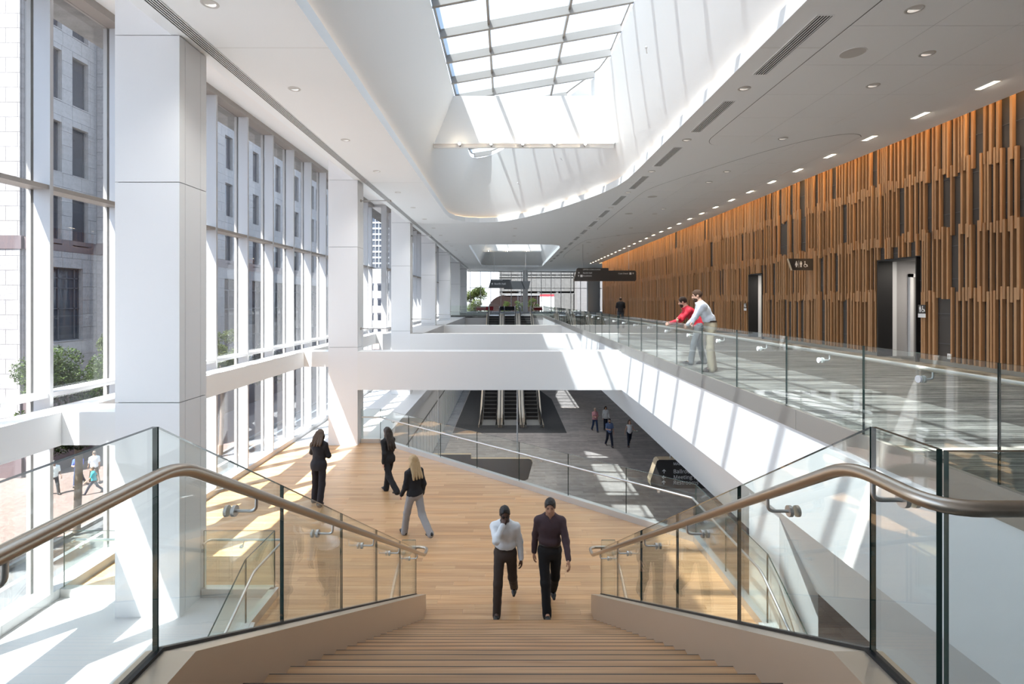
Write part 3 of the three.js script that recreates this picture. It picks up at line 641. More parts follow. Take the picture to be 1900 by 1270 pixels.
{ // guard along the edge of the upper concourse
  const x = 3.82, t = thing('concourse_guardrail', 'long glass guard with a pale handrail and metal base along the upper concourse edge', 'guardrail', [x, 0, 10]);
  for (let k = -4; k < 33; k++) {
    const a = 3.97 + 1.508 * k, b = a + 1.508;
    part(t, 'glass_panel', upright([x, 0], [x, 1], [[a + .004, .05], [b - .004, .05], [b - .004, 1.02], [a + .004, 1.02]], .02), glassPair);
    const br = part(t, 'bracket', tube([V(x + .01, .78, a + .75), V(3.93, .78, a + .75), V(3.93, .845, a + .75)], .009, 6, .03), M.signWhite);
    part(br, 'clamp_disc', [cyl(V(x + .011, .78, a + .75), V(x + .03, .78, a + .75), .034, 14), cyl(V(x - .011, .78, a + .75), V(x - .03, .78, a + .75), .034, 14)], M.signWhite);
  }
  for (let k = -1; k < 17; k++) part(t, 'base_channel', [bx(3.782, 3.835, -.185, .075, .3 + 3.2 * k, .3 + 3.2 * k + 3.194), bx(3.835, 3.87, .0, .04, .3 + 3.2 * k, .3 + 3.2 * k + 3.194)], M.fascia);
  part(t, 'handrail', cyl(V(3.93, .865, 1.9), V(3.93, .865, 53), .022, 12), M.shoe);
  const t2 = thing('concourse_guardrail', 'far glass guard left of the upper ends of the escalators', 'guardrail', [-3.3, 0, 53.7]);
  guardRun(t2, [[-6.4, 53.7, -.1], [-5.3, 53.7, -.1], [-3.7, 53.7, -.1], [-2.15, 53.7, -.1]], { top: 1.12, pair: greenPair });
  part(t2, 'handrail', cyl(V(-6.3, .85, 53.8), V(-2.2, .85, 53.8), .02, 8), M.shoe);
  const t3 = thing('concourse_guardrail', 'far glass guard right of the upper ends of the escalators', 'guardrail', [3.2, 0, 53.7]);
  guardRun(t3, [[2.75, 53.7, -.1], [3.8, 53.7, -.1]], { top: 1.12, pair: greenPair });
  part(t3, 'handrail', cyl(V(2.8, .85, 53.8), V(3.8, .85, 53.8), .02, 8), M.shoe);
}

// =====================================================================================
// ESCALATORS
// =====================================================================================
{
  const d0 = 39.2, d1 = 52.36, inc = (d) => d < d0 ? LOW : d > d1 ? 0 : LOW + (d - d0) / (d1 - d0) * -LOW;
  const proto = thing('escalator', 'left of the three black-stepped escalators rising from the lower hall', 'escalator', [-1.28, LOW, 38], 'three escalators side by side');
  const c = -1.28, hand = [], sideOut = [], side = (up, lo) => {
    const p = [], q = [];
    for (let d = 36.75; d <= 54.3; d += .45) { p.push([d, inc(d) + up]); q.push([d, inc(d) + lo]); }
    return [...q, ...p.reverse()];
  };
  for (let k = 0; k < 33; k++) { const d = d0 + k * .4, y = LOW + (k + 1) * .2303; const st = part(proto, 'step', bx(c - .5, c + .5, y - .24, y, d, d + .41), M.stepM); part(st, 'step_edge', bx(c - .5, c + .5, y - .012, y + .002, d - .004, d + .02), M.fascia); }
  for (const s of [-1, 1]) {
    const pan = part(proto, 'balustrade', upright([c + s * .545, 0], [c + s * .545, 1], side(.86, -.05), .05), M.bal);
    part(pan, 'deck', upright([c + s * .67, 0], [c + s * .67, 1], side(.20, -.5), .2), M.champagne);
    part(pan, 'skirt', upright([c + s * .51, 0], [c + s * .51, 1], side(.14, -.2), .02), M.aluDark);
    const path = [V(c + s * .56, LOW + .16, 36.95), V(c + s * .56, LOW + .3, 36.62), V(c + s * .56, LOW + .62, 36.5), V(c + s * .56, LOW + .92, 36.75), V(c + s * .56, LOW + .93, 38.7), V(c + s * .56, LOW + 1.05, 39.5), V(c + s * .56, .80, 51.7), V(c + s * .56, .93, 52.6), V(c + s * .56, .93, 54.2), V(c + s * .56, .75, 54.5), V(c + s * .56, .4, 54.5)];
    part(proto, 'handrail', tube(path, .042, 10, .15), M.rubber);
    part(proto, 'newel', [bx(c + s * .58 - .10, c + s * .58 + .10, LOW, LOW + .22, 36.7, 37.5)], M.chrome);
  }
  part(proto, 'comb_plate', [bx(c - .5, c + .5, LOW + .005, LOW + .03, 37.4, d0 + .05), bx(c - .5, c + .5, 0, .02, d1 - .1, 54.4)], M.shoe);
  part(proto, 'truss', upright([c, 0], [c, 1], [[39.3, LOW - .1], [52.4, -.3], [52.4, -1.2], [41.2, LOW]], 1.3), M.white);
  const labels = [null, 'middle one of the three black-stepped escalators rising from the lower hall', 'right of the three black-stepped escalators rising from the lower hall'];
  for (let i = 1; i < 3; i++) { const e = proto.clone(); e.name = numbered('escalator'); e.position.x += i * 1.6; e.userData = { ...proto.userData, label: labels[i] }; scene.add(e); }
}

// =====================================================================================
// CEILING FITTINGS
// =====================================================================================
function copyOf(o, [x, y, d], label) { const c = o.clone(); c.name = numbered(o.name.replace(/_\d+$/, '')); c.position.set(x, y, -d); c.userData = { ...o.userData, label }; scene.add(c); return c; }
{ // slot diffusers in the right ceiling strip
  const g = thing('air_grille', 'nearest slotted air grille in the strip beside the light well', 'vent', [4.47, CEIL, 8.1], 'air grilles in the right ceiling strip');
  const x0 = 4.36, x1 = 4.58, a = 7.18, b = 9.05;
  part(g, 'backing', bx(x0, x1, CEIL - .004, CEIL - .0005, a, b), M.black);
  part(g, 'frame', [bx(x0 - .015, x0, CEIL - .008, CEIL, a, b), bx(x1, x1 + .015, CEIL - .008, CEIL, a, b), bx(x0 - .015, x1 + .015, CEIL - .008, CEIL, a - .015, a), bx(x0 - .015, x1 + .015, CEIL - .008, CEIL, b, b + .015)], M.ceil);
  for (let i = 0; i < 5; i++) part(g, 'blade', bx(x0 + .017 + i * .043, x0 + .031 + i * .043, CEIL - .008, CEIL, a, b), M.ceil);
  for (let k = 1; k < 15; k++) copyOf(g, [4.47, CEIL, 8.1 + 3.08 * k], `${ORD[k]} slotted air grille from the near end beside the light well`);
}
{ // long slot along the left ceiling edge
  const t = thing('slot_diffuser', 'long dark slotted air diffuser along the left edge of the ceiling', 'vent', [-4.72, CEIL, 30]);
  part(t, 'backing', bx(-4.82, -4.62, CEIL - .007, CEIL - .004, -5, 66), M.black);
  for (let i = 0; i < 6; i++) part(t, 'blade', bx(-4.83 + i * .0405, -4.815 + i * .0405, CEIL - .012, CEIL - .004, -5, 66), M.ceil);
}
{ // recessed round downlights, each with its lamp
  const lamp = (x, d, I) => { const l = new THREE.SpotLight(lin(1, .97, .92), I, 0, 1.05, 1); l.position.copy(V(x, CEIL - .03, d)); l.target.position.copy(V(x, -5, d)); l.shadow.radius = 4; l.castShadow = true; scene.add(l, l.target); };
  const mk = (label, at, group) => {
    const t = thing('downlight', label, 'light', at, group), pts = [[.085, -.002], [.108, -.004], [.115, 0]].map(([r, y]) => new THREE.Vector2(r, y));
    const ring = new THREE.LatheGeometry([new THREE.Vector2(.082, .004), new THREE.Vector2(.085, -.008), new THREE.Vector2(.112, -.006), new THREE.Vector2(.117, .002)], 28);
    const m = shadow(new THREE.Mesh(ring, M.grilleM)); m.name = 'trim_ring'; t.add(m);
    const dsc = shadow(new THREE.Mesh(new THREE.CylinderGeometry(.084, .084, .004, 24).translate(0, -.001, 0), M.grilleM)); dsc.name = 'aperture'; t.add(dsc);
    const refl = shadow(new THREE.Mesh(new THREE.SphereGeometry(.078, 20, 8, 0, Math.PI, 0, Math.PI / 2).rotateX(Math.PI).scale(1, .09, 1).translate(0, -.003, 0), M.lampGlow)); refl.name = 'reflector'; t.add(refl);
    return t;
  };
  lamp(-4.0, 6.9, 4); const base = mk('nearest round downlight in the left ceiling strip beside the slot', [-4.0, CEIL, 6.9], 'round downlights in the left ceiling strip');
  for (let k = 1; k < 15; k++) { copyOf(base, [-4.01, CEIL, 6.6 + 3.07 * k], `${ORD[k]} round downlight from the near end in the left ceiling strip`); lamp(-4.01, 6.6 + 3.07 * k, 4); }
  const b2 = mk('round downlight between the first two air grilles beside the light well', [4.48, CEIL, 9.65], 'downlights between the air grilles');
  for (let k = 1; k < 12; k++) { copyOf(b2, [4.48, CEIL, 9.65 + 3.08 * k], `round downlight after the ${ORD[k]} air grille beside the light well`); lamp(4.48, 9.65 + 3.08 * k, 4); }
  lamp(4.48, 9.65, 4); lamp(5.59, 7.02, 4);
  const b3 = mk('largest round downlight nearest the top right of the tiled ceiling', [5.59, CEIL - .008, 7.02], 'downlights in the tiled right ceiling');
  [[6.8, 8.28], [6.8, 9.5], [6.8, 12.6], [6.8, 15.8], [6.8, 17.2], [6.8, 22.2], [6.8, 23.5], [6.8, 28], [6.8, 31.2], [6.8, 36.5], [6.8, 38], [6.8, 43]].forEach(([x, d], i) => lamp(x, d, 5) ?? copyOf(b3, [x, CEIL - .008, d], `${ORD[i]} small round downlight from the near end in the middle of the tiled ceiling`));
  const b4 = mk('first small downlight in the ceiling beyond the near light well', [.47, CEIL, 28.2], 'downlights between the light wells');
  for (const d of [28.2, 31.5, 34.6]) lamp(.47, d, 9);
  copyOf(b4, [.47, CEIL, 31.5], 'second small downlight in the ceiling beyond the near light well'); copyOf(b4, [.47, CEIL, 34.6], 'third small downlight in the ceiling beyond the near light well');
}
{ // round ceiling speakers
  const mk = thing('ceiling_speaker', 'large round grey ceiling speaker nearest the camera in the tiled ceiling', 'speaker', [5.58, CEIL - .008, 8.25], 'round ceiling speakers');
  const f = shadow(new THREE.Mesh(new THREE.CylinderGeometry(.185, .185, .008, 36), M.grilleM)); f.name = 'grille'; mk.add(f);
  const r = shadow(new THREE.Mesh(new THREE.TorusGeometry(.187, .006, 8, 36).rotateX(Math.PI / 2), M.ceil)); r.name = 'rim'; mk.add(r);
  [19.6, 23.4, 34.8, 40].forEach((d, i) => copyOf(mk, [5.58, CEIL - .008, d], `${ORD[i + 1]} round grey ceiling speaker from the near end`));
}
{ // rectangular wall washers along the slat wall
  const t = thing('wall_washer', 'nearest glowing rectangular ceiling lamp in the row along the oak slat wall', 'light', [8.92, CEIL, 9.5], 'rectangular lamps along the slat wall');
  part(t, 'frame', [bx(8.85, 8.865, CEIL - .008, CEIL, 9.3, 9.7), bx(8.975, 8.99, CEIL - .008, CEIL, 9.3, 9.7), bx(8.85, 8.99, CEIL - .008, CEIL, 9.29, 9.305), bx(8.85, 8.99, CEIL - .008, CEIL, 9.695, 9.71)], M.ceil);
  part(t, 'lens', bx(8.865, 8.975, CEIL - .006, CEIL + .002, 9.305, 9.695), M.glowWarm);
  const ls = [];
  for (let k = 0; k < 30; k++) {
    const d = 9.5 + 1.545 * k;
    if (k) copyOf(t, [8.92, CEIL, d], `${ORD[k]} glowing rectangular ceiling lamp from the near end along the oak slat wall`);
    const l = new THREE.RectAreaLight(lin(1, .86, .68), 12, .11, .39); l.up.set(0, 0, -1); l.position.copy(V(8.92, CEIL - .02, d)); l.lookAt(V(9.7, CEIL - 2.6, d)); scene.add(l);
  }
}
{ // warm strip in the cove at the top of the slat wall, and in the cove round the near light well
  const t = thing('cove_strip_light', 'warm light strip hidden above the top of the oak slat wall', 'light', [10.0, 6.6, 30]);
  part(t, 'housing', bx(9.93, 10.03, 6.62, 6.70, 2, 54), M.white); part(t, 'lens', bx(9.945, 10.015, 6.605, 6.62, 2, 54), M.glowCove);
  for (let k = 0; k < 4; k++) { const l = new THREE.RectAreaLight(lin(1, .64, .30), 24, .08, 13); l.up.set(0, 0, -1); l.position.copy(V(9.98, 6.59, 8.5 + 13 * k)); l.lookAt(V(10.06, 0, 8.5 + 13 * k)); scene.add(l); }
}
{
  const t = thing('cove_strip_light', 'faint warm light strip in the cove round the near ceiling opening', 'light', [.6, CEIL + .26, 12]), o = outward(well1.lip, .11), segs = [];
  for (let i = 0; i < o.length - 1; i++) segs.push(cyl(V(o[i][0], CEIL + .262, o[i][1]), V(o[i + 1][0], CEIL + .262, o[i + 1][1]), .012, 6));
  part(t, 'lens', segs, M.glowCove);
  part(t, 'housing', segs.map((g) => g.clone().translate(0, -.012, 0)), M.white);
  for (const [x, nx] of [[-2.93, -2.6], [4.11, 3.9]]) { const l = new THREE.RectAreaLight(lin(1, .62, .34), .5, .03, 24); l.up.set(0, 0, -1); l.position.copy(V(x, CEIL + .285, 10)); l.lookAt(V(nx, 8, 10)); scene.add(l); }
}
{ // sprinkler heads on the light well walls
  const spots = [[3.35, 7.6, 12.3, 'small white sprinkler head on the right wall of the near light well'], [2.1, 7.05, 19.9, 'small white sprinkler head right of centre on the near light well end wall'], [.5, 6.9, 23.4, 'small white sprinkler head low on the end wall of the near light well']];
  for (const [x, y, d, label] of spots) { const t = thing('sprinkler', label, 'sprinkler', [x, y, d]); part(t, 'head', [cyl(V(x + .1, y, d + .3), V(x, y, d), .014, 8), new THREE.SphereGeometry(.035, 10, 8).translate(x, y, -d)], M.signWhite); }
}

// =====================================================================================
// SIGNS
// =====================================================================================
const { FontLoader } = await import('three/addons/loaders/FontLoader.js');
const { TextGeometry } = await import('three/addons/geometries/TextGeometry.js');
const font = await new FontLoader().loadAsync('fonts/droid/droid_sans_regular.typeface.json');
const word = (s, size, x, y, d) => new TextGeometry(s, { font, size, depth: .006, curveSegments: 4, bevelEnabled: false }).translate(x, y, -d);
const flat = (pts, d, z = .006) => new THREE.ExtrudeGeometry(shapeOf(pts), { depth: z, bevelEnabled: false }).translate(0, 0, -d);
const arrowUp = (x, y, s, d) => [flat([[x - s * .09, y], [x + s * .09, y], [x + s * .09, y + s * .7], [x + s * .36, y + s * .42], [x + s * .46, y + s * .54], [x, y + s], [x - s * .46, y + s * .54], [x - s * .36, y + s * .42], [x - s * .09, y + s * .7]], d)];
const arrowLeft = (x, y, s, d) => arrowUp(0, 0, s, 0).map((g) => g.rotateZ(Math.PI / 2).translate(x + s * .5, y + s * .4, -d));
const circle = (x, y, r, n = 14) => Array.from({ length: n }, (_, i) => [x + r * Math.cos(i / n * 6.2832), y + r * Math.sin(i / n * 6.2832)]);
function board(t, pts, d, th, face) {                               // dark faced sign board on a wooden core, front at d
  part(t, 'core', new THREE.ExtrudeGeometry(shapeOf(pts), { depth: th, bevelEnabled: false }).translate(0, 0, -d - th), M.signEdge);
  const cx = pts.reduce((s, p) => s + p[0], 0) / pts.length, cy = pts.reduce((s, p) => s + p[1], 0) / pts.length;
  part(t, 'face', [flat(pts, d, .008), flat(pts, d + th + .008, .008)], face);
}
const man = (x, y, s, d) => [flat(circle(x, y + s * .9, s * .09), d), flat([[x - s * .17, y + s * .78], [x + s * .17, y + s * .78], [x + s * .17, y + s * .42], [x + s * .1, y + s * .42], [x + s * .1, y], [x - s * .1, y], [x - s * .1, y + s * .42], [x - s * .17, y + s * .42]], d)];
const woman = (x, y, s, d) => [flat(circle(x, y + s * .9, s * .09), d), flat([[x - s * .12, y + s * .78], [x + s * .12, y + s * .78], [x + s * .24, y + s * .3], [x + s * .1, y + s * .3], [x + s * .1, y], [x - s * .1, y], [x - s * .1, y + s * .3], [x - s * .24, y + s * .3]], d)];
const chairIcon = (x, y, s, d) => [flat(circle(x - s * .1, y + s * .9, s * .09), d), flat([[x - s * .16, y + s * .78], [x - s * .04, y + s * .78], [x - s * .02, y + s * .48], [x + s * .26, y + s * .48], [x + s * .4, y + s * .1], [x + s * .3, y + s * .06], [x + s * .19, y + s * .37], [x - s * .12, y + s * .37]], d), flat([...circle(x, y + s * .24, s * .26, 18)], d)].slice(0, 2).concat([new THREE.TorusGeometry(s * .23, s * .045, 6, 20, 4.6).rotateZ(2.2).translate(x - s * .02, y + s * .26, -d + .003)]);
{
  const d = 36, k = 36 / 950, X = (px) => (px - 940) * k, Y = (py) => 1.5 - (py - 559) * k, t = thing('hanging_sign', 'hanging dark brown direction sign reading North Hall, Escalators and Coat Check', 'sign', [6.8, 2.85, d]);
  board(t, [[X(1065), Y(520)], [X(1066.5), Y(522)], [X(1178.5), Y(522)], [X(1180.4), Y(519.5)], [X(1180.4), Y(505)], [X(1178.5), Y(502.4)], [X(1129), Y(502.4)], [X(1129), Y(497.6)], [X(1073), Y(497.6)], [X(1070), Y(499)]], d, .12, M.sign);
  part(t, 'lettering', [word('UPPER CONCOURSE', .10, X(1081.5), Y(501.8), d - .008), word('North Hall', .10, X(1081.5), Y(508.1), d - .008), word('Escalators', .10, X(1081.5), Y(513.4), d - .008), word('Coat Check', .10, X(1147.2), Y(509.2), d - .008), arrowUp(X(1074), Y(508.4), .13, d - .008), arrowUp(X(1073.5), Y(513.8), .13, d - .008), arrowUp(X(1174.7), Y(509.4), .13, d - .008)], M.signWhite);
  part(t, 'icon', [flat([[X(1076.8), Y(514.4)], [X(1080.8), Y(514.4)], [X(1080.8), Y(510.2)], [X(1076.8), Y(510.2)]], d - .008), flat([[X(1167.8), Y(509.9)], [X(1171.6), Y(509.9)], [X(1171.6), Y(506)], [X(1167.8), Y(506)]], d - .008)], M.signWhite);
  for (const px of [1081.5, 1167]) part(t, 'rod', cyl(V(X(px), Y(500), d + .06), V(X(px), CEIL, d + .06), .018, 8), M.alu);
}
{
  const d = 54.04, k = 54.04 / 950, X = (px) => (px - 940) * k, Y = (py) => 1.5 - (py - 559) * k, t = thing('hanging_sign', 'far hanging grey direction sign reading North Hall, left of centre', 'sign', [.3, 2.66, d]);
  board(t, [[X(906.5), Y(534)], [X(911), Y(518.8)], [X(948), Y(518.8)], [X(948), Y(521.8)], [X(984.3), Y(521.8)], [X(981), Y(537)], [X(935), Y(537)], [X(935), Y(534.2)]], d, .12, M.signGrey);
  part(t, 'lettering', [word('North Hall', .19, X(917), Y(528.6), d - .008), word('UPPER CONCOURSE', .09, X(913), Y(520.9), d - .008), arrowUp(X(913.3), Y(529.0), .22, d - .008)], M.signWhite);
  for (const px of [916.6, 975.2]) part(t, 'rod', cyl(V(X(px), Y(519.6 + (px > 950 ? 3 : 0)), d + .06), V(X(px), 6.70, d + .06), .018, 8), M.alu);
}
{
  const d = 16.9, t = thing('blade_sign', 'dark restroom sign with white figures standing out from the slat wall', 'sign', [10.1, 2.52, d]);
  board(t, [[9.43, 2.52], [10.16, 2.52], [10.16, 2.90], [9.30, 2.90]], d, .10, M.sign);
  part(t, 'pictogram', [...woman(9.56, 2.62, .2, d - .008), flat([[9.635, 2.61], [9.643, 2.61], [9.643, 2.83], [9.635, 2.83]], d - .008), ...man(9.71, 2.62, .2, d - .008), ...chairIcon(9.86, 2.62, .2, d - .008)], M.signWhite);
}
function plate(d, label, figures) {
  const x = 10.08, t = thing('wall_plate_sign', label, 'sign', [x, 1.1, d]);
  part(t, 'plate', bx(x - .012, x, 1.20, 1.41, d - .11, d + .11), M.sign);
  part(t, 'caption_strip', bx(x - .012, x, 1.10, 1.195, d - .11, d + .11), M.signWhite);
  const g = figures(0, 0, .15, 0); const m = merge(g).rotateY(-Math.PI / 2); part(t, 'pictogram', m.translate(x - .014, 1.235, -d), M.signWhite);
}
plate(12.42, 'dark plaque with restroom figures beside the near doorway in the slat wall', (x, y, s, d) => [...man(-.04, y, s, d), ...chairIcon(.045, y, s, d)]);
plate(21.62, 'dark plaque with restroom figures beside the far doorway in the slat wall', (x, y, s, d) => [...woman(-.04, y, s, d), ...chairIcon(.045, y, s, d)]);
{
  const d = 16, k = 16 / 950, X = (px) => (px - 940) * k, Y = (py) => 1.5 - (py - 559) * k, t = thing('hanging_sign', 'dark lower hall sign reading Ballroom, Meeting Rooms and Restrooms with pale edge', 'sign', [6.2, -4.36, d]);
  board(t, [[X(1208), Y(902)], [X(1206.5), Y(893)], [X(1219), Y(856)], [X(1223), Y(853.6)], [X(1292), Y(853.6)], [X(1292), Y(858)], [X(1390), Y(858)], [X(1390), Y(907)], [X(1212), Y(907)]], d, .34, M.sign);
  part(t, 'lettering', [word('MAIN CONCOURSE', .085, X(1249), Y(863.4), d - .008), word('Ballroom', .118, X(1249), Y(878.6), d - .008), word('Meeting Rooms', .118, X(1249), Y(889.2), d - .008), word('Restrooms', .118, X(1249), Y(899.2), d - .008), arrowUp(X(1232), Y(878.6), .13, d - .008), arrowLeft(X(1231.5), Y(889.2), .13, d - .008), arrowUp(X(1231.5), Y(899.2), .13, d - .008)], M.signWhite);
  for (const px of [1247, 1360]) part(t, 'rod', cyl(V(X(px), Y(854), d + .17), V(X(px), -2.6, d + .17), .02, 8), M.alu);
}
{
  const d = 17.2, t = thing('hanging_sign', 'dark notched hanging sign with pale top edge seen through the landing glass', 'sign', [-.6, -4.53, d]);
  board(t, [[-2.6, -4.53], [.62, -4.53], [.72, -4.48], [.87, -3.93], [.83, -3.83], [.74, -3.80], [-1.2, -3.80], [-1.2, -3.66], [-2.5, -3.66]], d, .16, M.signGrey);
  for (const x of [-2.95 + 0, .36]) part(t, 'rod', cyl(V(x < -2.6 ? -2.3 : x, x < 0 ? -3.66 : -3.8, d + .08), V(x < -2.6 ? -2.3 : x, -1.44, d + .08), .022, 8), M.alu);
}
{ // small items on the slat wall
  const t = thing('outlet_cover', 'small white outlet cover low on the slat wall right of the near doorway', 'outlet', [10.1, .22, 11.65]);
  part(t, 'plate', bx(10.06, 10.085, .18, .30, 11.6, 11.69), M.signWhite); part(t, 'socket', bx(10.055, 10.06, .21, .27, 11.625, 11.665), M.grilleM);
}
// far end: benches by the windows
[[-3.9, -1.7, M.redCloth, 'red upholstered bench at the far windows, left of the escalators'], [-.9, 1.2, M.darkCloth, 'dark upholstered bench at the far windows behind the escalators'], [3.5, 4.6, M.redCloth, 'red upholstered bench at the far windows, right of the escalators']].forEach(([a, b, m, label]) => {
  const t = thing('bench', label, 'bench', [(a + b) / 2, 0, 65.6]);
  part(t, 'seat', bx(a, b, .30, .46, 65.2, 66), m); part(t, 'back', bx(a, b, .44, .80, 65.88, 66.02), m); for (const x of [a + .1, b - .1]) part(t, 'leg', bx(x - .03, x + .03, 0, .3, 65.3, 65.9), M.steel);
});
// =====================================================================================
// OUTSIDE
// =====================================================================================
struct('ground_street', bx(-17.4, -7.5, STREET - .5, STREET - .12, -30, 140), M.asphalt);
struct('sidewalk', bx(-60, -17.55, STREET - .5, STREET, -30, 140), M.paver);
struct('kerb', bx(-17.55, -17.4, STREET - .5, STREET + .02, -30, 140), M.concrete);
struct('road_marking', [bx(-16.55, -16.35, STREET - .121, STREET - .114, -30, 140)], M.linePaint);
struct('ground_far', [bx(-7.5, 120, STREET - .6, STREET - .3, 72, 330), bx(-160, -7.5, STREET - .7, STREET - .51, -60, 330)], M.asphalt);
struct('terrace_far', bx(-12, 60, -3, -.4, 73, 100), M.concrete);

// stone faced wall: blocks laid in courses on the plane, leaving the openings free. frame: (u, y) -> world
function stoneWall(g, place, u0, u1, y0, y1, holes, o = {}) {
  const h = o.h ?? .78, w = o.w ?? 1.25, gap = .014, th = .09, blocks = [];
  for (let y = y0, r = 0; y < y1 - .05; y += h, r++) {
    const top = Math.min(y + h, y1);
    for (let u = u0 - (r % 2 ? w / 2 : 0); u < u1 - .02; u += w) {
      let parts = [[Math.max(u, u0), Math.min(u + w, u1), y, top]];
      for (const [a, b, c, e] of holes) parts = parts.flatMap(([p, q, s, t]) => {
        if (b <= p || a >= q || e <= s || c >= t) return [[p, q, s, t]];
        const out = [];
        if (a > p) out.push([p, a, s, t]); if (b < q) out.push([b, q, s, t]);
        if (c > s) out.push([Math.max(p, a), Math.min(q, b), s, c]); if (e < t) out.push([Math.max(p, a), Math.min(q, b), e, t]);
        return out;
      });
      for (const [p, q, s, t] of parts) if (q - p > .06 && t - s > .06) blocks.push(place(p + gap / 2, q - gap / 2, s + gap / 2, t - gap / 2, th));
    }
  }
  return blocks;
}
{
  const bld = thing('granite_building', 'pale granite office building with dark windows and a dark red band across the street', 'building', [-24.5, STREET, 30]), blocks = [], XF = -24.5, XB = -23.3;
  const xPlane = (x) => (p, q, s, t, th) => bx(x - th, x, s, t, p, q), zPlane = (d) => (p, q, s, t, th) => bx(p, q, s, t, d, d + th);
  const rowsTop = [23.1, 19.2, 15.3, 11.35, 7.4], winH = 2.75, holesA = [];
  for (const top of rowsTop) for (const [a, b] of [[27.05, 28.2], [28.9, 29.98]]) holesA.push([a, b, top - winH, top]);
  holesA.push([27.0, 29.6, -.7, 3.35], [26.8, 30.6, 4.25, 4.9]);
  blocks.push(...stoneWall(bld, zPlane(27.0 - .09), -28.2, -25.58, STREET, 4.25, []), ...stoneWall(bld, zPlane(26.91), -28.2, -25.58, 4.95, 24, []));   // pier at the left, facing us
  blocks.push(...stoneWall(bld, xPlane(-25.5), 27, 29.2, STREET, 4.25, [], { w: 1.2 }), ...stoneWall(bld, xPlane(-25.5), 27, 29.2, 4.95, 24, [], { w: 1.2 }));
  blocks.push(...stoneWall(bld, xPlane(XF), 27.02, 30.6, STREET, 24, holesA));
  blocks.push(...stoneWall(bld, zPlane(30.6), XF, XB, STREET, 4.25, []), ...stoneWall(bld, zPlane(30.6), XF, XB, 4.95, 24, []));
  const holesB = [], winsB = [];
  for (let d = 33.2; d < 86; d += 4.6) { for (const top of rowsTop) for (const o of [0, 1.75]) { holesB.push([d + o, d + o + 1.15, top - winH, top]); winsB.push([d + o, d + o + 1.15, top - winH, top]); } holesB.push([d - .1, d + 3, -4.6, 3.35]); winsB.push([d - .1, d + 3, -4.6, 3.35]); }
  holesB.push([30.6, 86, 4.25, 4.9]);
  const farBlocks = stoneWall(bld, xPlane(XB), 30.6, 86, -6, 24, holesB, { w: 1.5 });
  blocks.slice(0, 300).forEach((g) => part(bld, 'stone_block', g, M.granite));
  part(bld, 'stone_courses', [...blocks.slice(300), ...farBlocks], M.granite, { kind: 'stuff' });
  part(bld, 'core', [bx(-45, -25.6, STREET, 24, 27, 86), bx(-28.1, -25.6, STREET, 24, 26.95, 30), bx(-30, XF - .35, STREET, 24, 27.1, 31), bx(-40, XB - .35, STREET, 24, 30.69, 86)], M.mortar);
  part(bld, 'band', [bx(-28.2, -25.5, 4.25, 4.95, 26.88, 27), bx(-26, XF + .02, 4.25, 4.9, 27, 30.6), bx(XF, XB + .02, 4.25, 4.95, 30.55, 30.7), bx(-25, XB + .02, 4.25, 4.9, 30.6, 86), bx(-25.55, -25.48, 4.25, 4.95, 26.9, 29)], M.graniteDark);
  const win = (x, [a, b, c, e], bars) => {
    const w = part(bld, 'window', [bx(x - .32, x - .22, c, e, a, a + .06), bx(x - .32, x - .22, c, e, b - .06, b), bx(x - .32, x - .22, c, c + .06, a, b), bx(x - .32, x - .22, e - .06, e, a, b), ...bars.map((q) => q.length === 1 ? bx(x - .3, x - .22, q[0], q[0] + .06, a, b) : bx(x - .3, x - .22, c, e, q[0], q[0] + .07))], M.frame);
    part(w, 'pane', bx(x - .33, x - .28, c, e, a, b), M.darkGlass);
    part(w, 'reveal', [bx(x - .34, x - .09, c, e, a - .03, a + .005), bx(x - .34, x - .09, c, e, b - .005, b + .03), bx(x - .34, x - .09, e - .005, e + .03, a, b), bx(x - .34, x + .02, c - .05, c + .005, a, b)], M.granite);
  };
  for (const top of rowsTop) for (const [a, b] of [[27.05, 28.2], [28.9, 29.98]]) win(XF, [a, b, top - winH, top], []);
  win(XF, [27.0, 29.6, -.7, 3.35], [[28.2, 0], [29.25, 0], [2.75], [2.2], [1.05]].map((q) => q));
  for (const h of winsB) win(XB, h, h[1] - h[0] > 2 ? [[h[0] + 1, 0], [h[0] + 2, 0], [2.4], [.8], [-1.6]] : []);
  part(bld, 'dado', [bx(-28.2, -25.45, STREET, STREET + 1.1, 26.85, 27), bx(-26, XF + .04, STREET, -3.6, 27, 30.6), bx(XF, XB + .04, STREET, -3.6, 30.5, 30.7), bx(-25, XB + .04, STREET, -6, 30.6, 86)], M.graniteDark);
}
// farther buildings
{
  const t = thing('office_tower', 'distant dark glass tower with white floor bands seen past the third white column', 'building', [-82, STREET, 300]);
  part(t, 'curtain_wall', bx(-98, -66, STREET, 95, 300, 330), M.darkGlass);
  for (let y = -4; y < 95; y += 3.4) part(t, 'floor_band', bx(-98.2, -65.8, y, y + .9, 299.7, 330), M.spandrel);
  part(t, 'mullions', Array.from({ length: 16 }, (_, i) => bx(-98 + i * 2.1, -97.7 + i * 2.1, STREET, 95, 299.6, 300)), M.spandrel);
  const u = thing('white_building', 'white low building below the distant dark tower', 'building', [-24, STREET, 120]);
  part(u, 'wall', bx(-38, -17.8, STREET, 9, 118, 140), M.spandrel);
  for (let y = -5; y < 8; y += 3.4) for (let x = -37; x < -19; x += 2.4) { const w = part(u, 'window', bx(x, x + 1.6, y, y + .4, 117.95, 118.05), M.frame); part(w, 'pane', bx(x + .1, x + 1.5, y - 1.3, y, 117.96, 118.05), M.darkGlass); }
}
